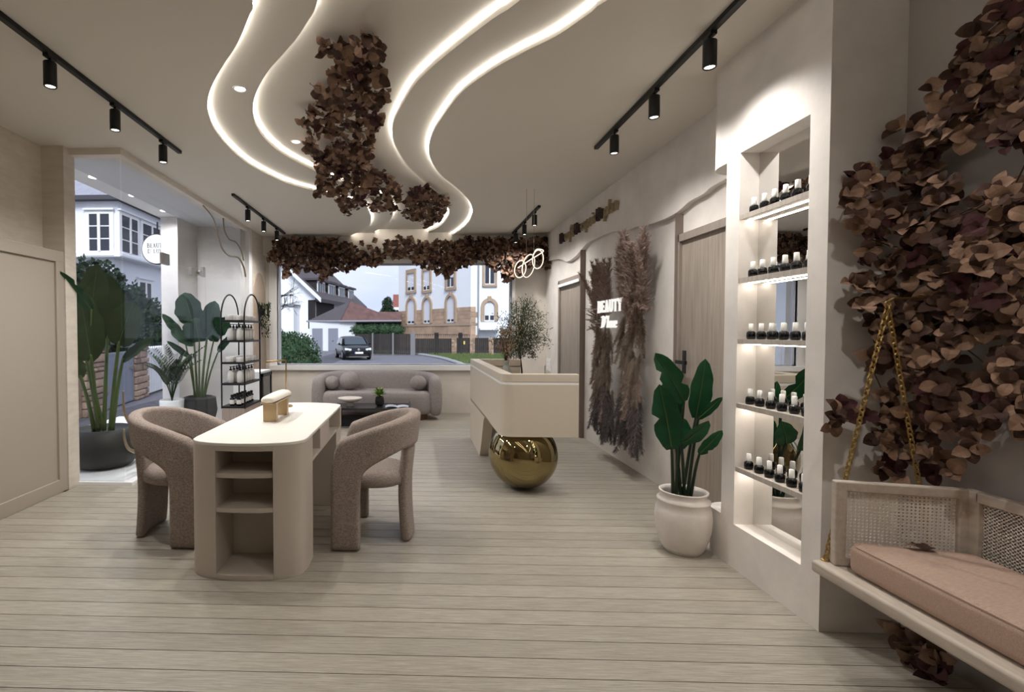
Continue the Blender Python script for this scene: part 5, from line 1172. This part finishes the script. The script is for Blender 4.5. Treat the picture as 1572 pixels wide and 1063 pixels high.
def fwin(u0, u1, z0, z1, arch, shutter, boxf=fbox, stone=SANDT, tw=.24):
    if arch:
        n = 12; uc, rd_ = (u0 + u1) / 2, (u1 - u0) / 2; zsp = z1
        oc = [(uc - (rd_ + tw) * math.cos(math.pi * i / n), zsp + (rd_ + tw) * math.sin(math.pi * i / n)) for i in range(n + 1)]; ic = [(uc - rd_ * math.cos(math.pi * i / n), zsp + rd_ * math.sin(math.pi * i / n)) for i in range(n + 1)]
        m_ = MB(); m_.prism([(u0 - tw, z0)] + oc + [(u1 + tw, z0), (u1, z0)] + ic[::-1] + [(u0, z0)], -.05, .14, 'y')
        m_.box(uc - .14, uc + .14, -.05, .2, zsp + rd_ + .02, zsp + rd_ + tw + .14)
        c = boxf(0, 0, 0, 0, 0, 0); m_.v = [TRF[0](*p) for p in m_.v]; fr_ = m_.build('window_surround', stone, vi)
        m_ = MB(); m_.prism([(u0, z0)] + ic + [(u1, z0)], -.04, .03, 'y'); m_.v = [TRF[0](*p) for p in m_.v]; m_.build('shutter', SHUT, fr_)
    else:
        m_ = MB(); m_.prism([(u0 - tw, z0 - tw), (u0 - tw, z1 + tw * 1.6), (u1 + tw, z1 + tw * 1.6), (u1 + tw, z0 - tw), (u1, z0 - tw), (u1, z1), (u0, z1), (u0, z0 - tw)], -.05, .12, 'y'); m_.box(u0 - tw, u1 + tw, -.05, .16, z0 - tw, z0)
        m_.v = [TRF[0](*p) for p in m_.v]; fr_ = m_.build('window_surround', stone, vi); boxf(u0, u1, -.04, .03, z0, z1).build('shutter', SHUT, fr_)
    if shutter:
        hh = (z1 - z0) * shutter
        boxf(u0 + .05, u1 - .05, .02, .05, z0 + .06, z0 + hh).build('pane', PANE, fr_); boxf((u0 + u1) / 2 - .05, (u0 + u1) / 2 + .05, .03, .07, z0, z0 + hh).build('mullion', WHITE, fr_)
    boxf(u0 - .02, u1 + .02, .0, .1, z0 - .02, z0 + .06).build('window_sill', WHITE, fr_)
TRF = [FV]
for (p0, p1, zt_, zb_) in ar: fwin(p0, p1, zb_, zt_, True, .15)
for (a, c_, b, d_, s_) in ((626.5, 637, 420, 447, .22), (651, 660.5, 416, 446, .22), (687, 698, 408, 441.5, .45)):
    fwin(VP_(a, b)[0], VP_(c_, b)[0], VP_((a + c_) / 2, d_)[1], VP_((a + c_) / 2, b)[1], False, s_)
# villa side wing facing the shop
wy = 41.0; wA = PY(722.5, 510, wy).x; wB = PY(800, 510, wy).x
def WV(u, w, z): return (u, wy - w, z)
def wbox(u0, u1, w0, w1, z0, z1): m_ = MB().box(u0, u1, w0, w1, z0, z1); m_.v = [WV(*p) for p in m_.v]; return m_
wbox(wA, wB + 3, -6, 0, ZG, ZT).build('wing_wall', HW, vi)
wc = PY(731, 510, wy).x; zz = PY(727, 471, wy).z
zq = [ZG, .4, 1.1, zl_ - .1, zl_ + .1, 2.55, 2.95, zz]
for k in range(7): wbox(wA, wc + (.1 if k % 2 else -.05), -.02, .06, zq[k] + .012, zq[k + 1] - .012).build('stone', SAND, vi)
wbox(wA, wB, -.02, .05, ZG, PY(750, 521, wy).z).build('plinth', SAND, vi)
p = PY(734, 510, wy); MB().tube([(p.x, wy - .12, ZG), (p.x, wy - .12, ZT)], .06, 8).build('downpipe', M('lead_grey', (150, 150, 158)), vi)
TRF[0] = WV; q = lambda x, y: (PY(x, y, wy).x, PY(x, y, wy).z)
fwin(q(743.5, 470)[0], q(759, 470)[0], q(750, 493)[1], q(750, 471)[1], True, .38, wbox, tw=.28)
fwin(q(744, 410)[0], q(759.5, 410)[0], q(750, 437)[1], q(750, 405)[1], False, .95, wbox, tw=.18)
wbox(q(735, 505)[0], q(764, 505)[0], 0, .9, q(740, 507)[1], q(740, 504)[1]).build('awning', WHITE, vi)
# fence along the street
fy = 38.0; fn = thing('fence', 'dark timber garden fence with concrete and stone posts in front of the villa', 'fence', (1, fy, ZG)); rr = random.Random(91)
def fx(x): return PY(x, 510, fy).x
for (a, b, zt_) in ((545, 571, 513), (573, 602, 513), (604.5, 630, 513)):
    zt = PY(a, zt_, fy).z; x = fx(a); x1 = fx(b)
    while x < x1 - .03: MB().box(x, min(x + .135, x1), fy - .015 + rr.random() * .01, fy + .02, ZG + .1, zt).build('board', FENCE, fn); x += .145
    MB().box(fx(a), x1, fy + .02, fy + .06, ZG + .4, ZG + .5).build('rail', FENCE, fn)
for (a, b, zt_) in ((637.5, 693, 520), (701, 721, 519), (729, 750, 519), (757.5, 800, 519)):
    zt = PY(a, zt_, fy).z; x = fx(a); x1 = fx(b)
    while x < x1 - .03: MB().box(x, min(x + .135, x1), fy - .015 + rr.random() * .01, fy + .02, ZG + .15, zt).build('board', FENCE, fn); x += .142
    MB().box(fx(a), x1, fy + .02, fy + .06, ZG + .4, ZG + .5).build('rail', FENCE, fn)
tr_ = MB(); 
for k in range(26): x = fx(637.5) + (fx(720) - fx(637.5)) * k / 25; tr_.box(x, x + .03, fy + .02, fy + .05, 1.0, PY(660, 513.5, fy).z)
tr_.box(fx(637.5), fx(720), fy + .02, fy + .05, PY(660, 513.5, fy).z - .04, PY(660, 513.5, fy).z); tr_.build('trellis', FENCE, fn)
for (x0, x1) in ((571, 573.2), (602, 604.6), (630, 637.5)): MB().box(fx(x0), fx(x1), fy - .1, fy + .1, ZG, PY(x0, 511.5, fy).z).build('post', POSTC, fn)
for (x0, x1) in ((667, 673.5), (704, 710)): MB().box(fx(x0), fx(x1), fy + .06, fy + .2, ZG, PY(x0, 511, fy).z).build('post', FENCE, fn)
for (x0, x1) in ((693, 701), (721, 729), (750, 757.5)):
    zt = PY(x0, 519, fy).z; k = 9; zr_ = [ZG + (zt - ZG) * i / k for i in range(k + 1)]
    core = MB().box(fx(x0) + .02, fx(x1) - .02, fy - .12, fy + .2, ZG, zt - .02).build('stone_post', M('mortar', (120, 110, 104), .9), fn)
    for i in range(k):
        c_ = fx(x0) + (fx(x1) - fx(x0)) * (rr.uniform(.35, .65))
        for (s0, s1) in ((fx(x0), c_), (c_, fx(x1))): MB().box(s0 + .01, s1 - .01, fy - .15 - rr.random() * .03, fy + .22, zr_[i] + .01, zr_[i + 1] - .01).build('stone', STONE, core)
MB().box(fx(711.5), fx(714), fy - .04, fy - .01, PY(712, 529, fy).z, PY(712, 524, fy).z).build('yellow_plate', M('yellow_plate', (226, 196, 84), .6), fn)

# car
cr_ = thing('car', 'black hatchback car driving round the bend outside the wide window', 'car', (0, 0, 0))
CBODY = M('black_car_paint', (9, 10, 13), .25, spec=.35); CGL = M('car_glass', (58, 68, 76), .05, spec=.7); TYRE = M('tyre', (22, 22, 24), .8)
def car_loft(name, secs, mat, sub=1):
    vs = []; K = len(secs[0][1])
    for x, pts in secs: vs += [(x, y, z) for y, z in pts]
    N = len(secs); return MB().add(vs, [(i * K + k, i * K + (k + 1) % K, (i + 1) * K + (k + 1) % K, (i + 1) * K + k) for i in range(N - 1) for k in range(K)] + [tuple(range(K)), tuple(range((N - 1) * K, N * K))]).build(name, mat, cr_, smooth=True, sub=sub)
def sec(w, z0, z1, sh): return [(-w * .92, z0), (-w, z0 + .12), (-w, (z0 + z1) / 2), (-w * .97, z1 - .08), (-w * sh, z1), (0, z1 + .02), (w * sh, z1), (w * .97, z1 - .08), (w, (z0 + z1) / 2), (w, z0 + .12), (w * .92, z0), (0, z0)]
car_loft('body', [(-2.1, sec(.72, .38, .86, .8)), (-2.08, sec(.8, .3, .92, .85)), (-1.7, sec(.88, .2, .97, .88)), (0, sec(.9, .18, .96, .9)), (1.0, sec(.9, .18, .95, .88)), (1.6, sec(.88, .19, .86, .8)), (2.0, sec(.82, .2, .72, .78)), (2.12, sec(.7, .26, .62, .75))], CBODY)
def cab(w, z0, z1, k): return [(-w, z0), (-w * k, z1 - .06), (-w * k * .8, z1), (0, z1 + .02), (w * k * .8, z1), (w * k, z1 - .06), (w, z0), (0, z0)]
car_loft('cabin', [(-2.0, cab(.80, .9, .95, .95)), (-1.75, cab(.83, .9, 1.36, .82)), (-1.0, cab(.85, .9, 1.46, .80)), (0.1, cab(.85, .9, 1.47, .80)), (.55, cab(.85, .9, 1.36, .82)), (1.15, cab(.82, .9, .95, .95))], CBODY)
MB().add([(1.18, -.70, .95), (1.18, .70, .95), (.60, .58, 1.37), (.60, -.58, 1.37), (1.12, -.68, .93), (1.12, .68, .93), (.54, .56, 1.36), (.54, -.56, 1.36)], [(0, 1, 2, 3), (4, 7, 6, 5), (0, 4, 5, 1), (2, 6, 7, 3), (1, 5, 6, 2), (0, 3, 7, 4)]).build('windscreen', CGL, cr_)
for sg_ in (-1, 1):
    for (xa, xb, xc, xd) in ((.92, -.05, -.05, .42), (-.12, -1.2, -1.1, -.12)): MB().add([(xa, sg_ * .865, .97), (xb, sg_ * .865, .97), (xc, sg_ * .735, 1.36), (xd, sg_ * .735, 1.36), (xa, sg_ * .83, .97), (xb, sg_ * .83, .97), (xc, sg_ * .70, 1.36), (xd, sg_ * .70, 1.36)], [(0, 1, 2, 3), (4, 7, 6, 5), (0, 4, 5, 1), (1, 5, 6, 2), (2, 6, 7, 3), (3, 7, 4, 0)]).build('side_window', CGL, cr_)
    for xw in (1.3, -1.32):
        w_ = MB().lathe([(.1, -.1), (.29, -.1), (.315, -.07), (.315, .07), (.29, .1), (.1, .1)], 0, 0, 24).xf(Matrix.Translation((xw, sg_ * .80, .315)) @ Matrix.Rotation(math.pi / 2, 4, 'X')).build('wheel', TYRE, cr_)
        MB().lathe([(.02, -.108), (.19, -.104), (.2, .104), (.02, .108)], 0, 0, 10).xf(Matrix.Translation((xw, sg_ * .80, .315)) @ Matrix.Rotation(math.pi / 2, 4, 'X')).build('rim', CHROME, w_)
    MB().box(.62, .82, sg_ * .92, sg_ * 1.04, .92, 1.04).build('mirror', CBODY, cr_, bevel=.03)
    h_ = MB().add([(2.09, sg_ * .44, .60), (1.92, sg_ * .82, .62), (1.84, sg_ * .82, .76), (2.04, sg_ * .44, .70), (1.9, sg_ * .44, .60), (1.8, sg_ * .8, .62), (1.75, sg_ * .8, .74), (1.85, sg_ * .44, .68)], [(0, 1, 2, 3), (4, 7, 6, 5), (0, 4, 5, 1), (1, 5, 6, 2), (2, 6, 7, 3), (3, 7, 4, 0)]).build('headlight', M('headlamp', (210, 216, 228), .1, spec=.8), cr_)
    for v in h_.data.vertices: v.co.x += .045
MB().box(2.10, 2.15, -.46, .46, .58, .63).build('grille', M('car_grille', (70, 72, 78), .3, .6), cr_); MB().box(2.06, 2.15, -.55, .55, .24, .38).build('lower_grille', BLACK, cr_)
MB().box(2.1, 2.165, -.62, .62, .2, .235).build('bumper_trim', CHROME, cr_)
pl_ = MB().box(2.145, 2.17, -.27, .27, .40, .52).build('number_plate', WHITE, cr_); MB().box(2.165, 2.175, -.27, -.22, .4, .52).build('plate_band', M('plate_blue', (60, 80, 170), .5), pl_)
em = MB().lathe([(.075, 0), (.075, .02), (.06, .025)], 0, 0, 20).xf(Matrix.Translation((2.13, 0, .645)) @ Matrix.Rotation(math.pi / 2, 4, 'Y')).build('emblem', CHROME, cr_)
cp = PZ(542, 552, ZG); fwd = Vector((.30, -.95)); cr_.location = (cp.x - .15, cp.y + .9, ZG); cr_.rotation_euler = (0, 0, math.atan2(fwd.y, fwd.x))

# ------------------------------------------------------------------ house and garden wall across the side street
bh = thing('bay_house', 'white house with a paned bay window across the side street', 'house', (-11, 18, ZG))
bx, by_, bz, bl = PY(184.3, 510, 17).x, 17.0, PY(184, 309, 17).z, PY(184, 391, 17).z
MB().box(bx - 7, bx, by_, by_ + 3.6, bl, bz).build('bay', HW, bh); MB().box(bx - 7, bx - .35, by_ + .3, by_ + 9, ZG, bl + .05).build('walls', HW, bh); MB().box(bx - 7.05, bx + .1, by_ - .1, by_ + 3.7, bl - .08, bl + .06).build('bay_ledge', HW, bh)
MB().box(bx - 7, bx - .4, by_ + 3.5, by_ + 9, bl, bz + .5).build('rear_wall', HW, bh)
MB().box(bx - 7.4, bx + .3, by_ - .3, by_ + 9.3, bz, bz + .14).build('gutter', M('dark_gutter', (70, 68, 74), .6), bh)
MB().add([(bx - 7.4, by_ - .3, bz + .14), (bx + .3, by_ - .3, bz + .14), (bx + .3, by_ + 9.3, bz + .14), (bx - 7.4, by_ + 9.3, bz + .14), (bx - 3.5, by_ + 3.5, bz + 2.4), (bx - 3.5, by_ + 6, bz + 2.4)], [(0, 1, 4), (1, 2, 5, 4), (2, 3, 5), (3, 0, 4, 5), (0, 3, 2, 1)]).build('slate_roof', M('slate', (150, 150, 162), .7, var=.2, scale=2, stretch=(6, 1, 1)), bh)
def paned(u0, u1, z0, z1, put, nc=2, nr=3):
    def pb(a0, a1, w0, w1, c0, c1): m_ = MB().box(a0, a1, w0, w1, c0, c1); m_.v = [put(*p) for p in m_.v]; return m_
    f_ = pb(u0 - .1, u1 + .1, .0, .05, z0 - .1, z1 + .12).build('window_frame', WHITE, bh)
    pb(u0 - .14, u1 + .14, 0, .12, z0 - .16, z0 - .08).build('window_sill', HW, f_); pb(u0 - .14, u1 + .14, 0, .12, z1 + .1, z1 + .16).build('hood', HW, f_)
    wc_ = (u1 - u0) / nc
    for i in range(nc):
        for j in range(nr):
            pb(u0 + wc_ * i + .05, u0 + wc_ * (i + 1) - .05, .05, .065, z0 + (z1 - z0) * j / nr + .025, z0 + (z1 - z0) * (j + 1) / nr - .025).build('pane', M('window_pane', (52, 56, 66)), f_)
    pb((u0 + u1) / 2 - .05, (u0 + u1) / 2 + .05, .05, .09, z0, z1).build('mullion', WHITE, f_)
q0, q1 = PY(136, 328, 17), PY(171.5, 386, 17); paned(q0.x, q1.x, q1.z, q0.z, lambda u, w, z: (u, by_ - w, z))
ya_, yb2, yc_, yd_ = PX(186.5, 510, bx).y, PX(212, 510, bx).y, PX(219, 510, bx).y, PX(246, 510, bx).y
paned(ya_, yb2, q1.z, q0.z, lambda u, w, z: (bx + w, u, z)); paned(yc_, yd_, q1.z, q0.z, lambda u, w, z: (bx + w, u, z))
lw0, lw1 = PX(212, 432, bx - .35), PX(231, 474, bx - .35); paned(lw0.y, lw1.y, 1.9, lw0.z, lambda u, w, z: (bx - .35 + w, u, z), 2, 1)
bu = thing('broadleaf_bush', 'dark broadleaf shrub in front of the bay house', 'shrub', (-8.6, 13.5, ZG)); foliage_blob(bu, 'foliage', BUSH, [((PY(135, 450, 13.5).x, 13.5, 2.0), (.8, .7, 1.1)), ((PY(155, 420, 13.8).x, 13.8, 2.5), (.55, .6, .75)), ((PY(118, 470, 13.3).x, 13.3, 1.6), (.9, .7, 1.6))], 2600, .17, 101)
for (a, b, wd, yy, nm, sd) in ((178, 428, .75, 14.6, 'broad dark green conifer beside the broadleaf shrub across the street', 1), (206, 440, .6, 14.9, 'dark green conifer in the middle of the row across the street', 2), (232, 462, .62, 15.2, 'dark green conifer nearest the white picket fence across the street', 3)):
    tpv = PY(a, b, yy); t = thing('conifer', nm, 'tree', (tpv.x, yy, ZG)); H_ = tpv.z - ZG
    foliage_blob(t, 'foliage', CONIF, [((tpv.x, yy, ZG + H_ * .3), (wd, wd, H_ * .34)), ((tpv.x, yy, ZG + H_ * .55), (wd * .8, wd * .8, H_ * .3)), ((tpv.x, yy, ZG + H_ * .8), (wd * .45, wd * .45, H_ * .22))], 3600, .13, 110 + sd); MB().tube([(tpv.x, yy, ZG), (tpv.x, yy, tpv.z - .2)], .05, 5).build('trunk', TWIG, t)
ga, gb2 = PZ(160, 631, ZG), PZ(203, 616, ZG); G0, G1 = Vector((ga.x, ga.y)), Vector((gb2.x, gb2.y)); gd = (G1 - G0).normalized(); gn = Vector((gd.y, -gd.x))
def GT(u, w, z): q = G0 + gd * u + gn * w; return (q.x, q.y, z)
def gbx(u0, u1, w0, w1, z0, z1): m_ = MB().box(u0, u1, w0, w1, z0, z1); m_.v = [GT(*p) for p in m_.v]; return m_
GL_ = (G1 - G0).length; gzt = PY(200, 541, G1.y).z
gt = thing('garden_gate', 'grey sheet metal garden gate between stone pillars across the side street', 'gate', GT(GL_ / 2, 0, ZG)); 
gbx(.02, GL_ - .02, -.03, .03, ZG + .05, gzt).build('gate_panel', M('galvanised_sheet', (142, 148, 162), .5, .3, var=.15, scale=3), gt)
gf = gbx(.0, .05, -.04, .045, ZG + .03, gzt + .02); 
for a_ in ((GL_ - .05, GL_, -.04, .045, ZG + .03, gzt + .02), (0, GL_, -.04, .045, gzt - .02, gzt + .03), (0, GL_, -.04, .045, ZG + .03, ZG + .08)): q_ = gbx(*a_); gf.add(q_.v, q_.f)
gf.build('gate_frame', M('galvanised_sheet', (142, 148, 162)), gt); gbx(GL_ * .42, GL_ * .48, .03, .1, gzt - .42, gzt - .34).build('handle', CHROME, gt); gbx(GL_ * .86, GL_ * .95, .03, .07, gzt - .40, gzt - .33).build('handle', CHROME, gt)
rr = random.Random(121)
def stone_pillar(u0, u1, lab):
    t = thing('stone_pillar', lab, 'pillar', GT((u0 + u1) / 2, 0, ZG), 'stone gate pillars'); gbx(u0 + .03, u1 - .03, -.2, .05, ZG, gzt + .02).build('core', M('mortar', (120, 110, 104)), t); z = ZG; k = 0
    gbx(u0 - .04, u1 + .04, -.25, .12, gzt + .12, gzt + .2).build('cap_slab', M('slate_cap', (74, 74, 80), .8), t)
    while z < gzt + .1:
        h = rr.uniform(.09, .2); z1 = min(z + h, gzt + .12); c_ = u0 + (u1 - u0) * rr.uniform(.3, .7); cells = ((u0, c_), (c_, u1)) if rr.random() < .75 else ((u0, u1),)
        for s0, s1 in cells: gbx(s0 + .012, s1 - .012, -.1, .07 + rr.random() * .05, z + .01, z1 - .01).build('stone', STONE, t, bevel=.015, seg=1)
        z = z1
stone_pillar(GL_ + .02, GL_ + .95, 'rubble stone gate pillar between the metal gate and the white picket fence'); stone_pillar(-1.0, -.02, 'rubble stone gate pillar on the near side of the metal gate, behind the big planter')
struct(gbx(-6, -1.0, -.25, 0, ZG, gzt).build('garden_wall', STONE))
pf = thing('picket_fence', 'white picket fence across the side street', 'fence', GT(GL_ + 2.4, 0, ZG)); u = GL_ + 1.0; k = 0
while u < GL_ + 4.2:
    m_ = MB(); m_.prism([(u, ZG + .06), (u + .15, ZG + .06), (u + .15, gzt + .05), (u + .075, gzt + .11), (u, gzt + .05)], -.02, .02, 'y'); m_.v = [GT(p[0], p[1], p[2]) for p in m_.v]; m_.build('picket', WHITE, pf); u += .185
gbx(GL_ + 1.0, GL_ + 4.2, -.07, -.02, ZG + .3, ZG + .38).build('rail', WHITE, pf); gbx(GL_ + 1.0, GL_ + 4.2, -.07, -.02, gzt - .3, gzt - .22).build('rail', WHITE, pf)
struct(gbx(-8, GL_ + 8, -5, .0, ZG - .02, ZG + .02).build('garden_ground', M('garden_soil', (90, 84, 78), .95, var=.3, scale=3)))
# round projecting sign on the porch
sc_ = PY(241.5, 383, 7.05); rs = thing('round_sign', 'round white projecting sign with BEAUTY D\' LUXE lettering by the porch', 'sign', tuple(sc_)); rad = 23.7 * 7.05 / 780
def disc(r, y0, y1): return MB().lathe([(r, y0), (r, y1)], 0, 0, 40).xf(Matrix.Translation((sc_.x, 7.05, sc_.z)) @ Matrix.Rotation(math.pi / 2, 4, 'X'))
disc(rad, -.04, .02).build('rim', M('sign_rim', (86, 74, 66), .5), rs); disc(rad - .015, .018, .03).build('face', M('sign_face', (250, 250, 250), .5, emis=.25), rs)
tw = PY(225, 381, 7.0); INK = M('sign_ink', (70, 64, 62), .6); wtot = 2 * (sc_.x - tw.x)
word(rs, 'BEAUTY', (tw.x, 7.02, PY(225, 380.5, 7.02).z), (1, 0, 0), (0, 0, 1), .062, .006, INK, width=wtot, gap=.12)
t2 = PY(227, 389, 7.02); word(rs, "D' LUXE", (t2.x, 7.02, PY(225, 389.2, 7.02).z), (1, 0, 0), (0, 0, 1), .058, .006, INK, width=2 * (sc_.x - t2.x), gap=.12)
MB().tube([(sc_.x, 7.06, sc_.z + rad - .01), (sc_.x, 7.06, 2.885)], .012, 8).build('bracket', BLACK, rs)
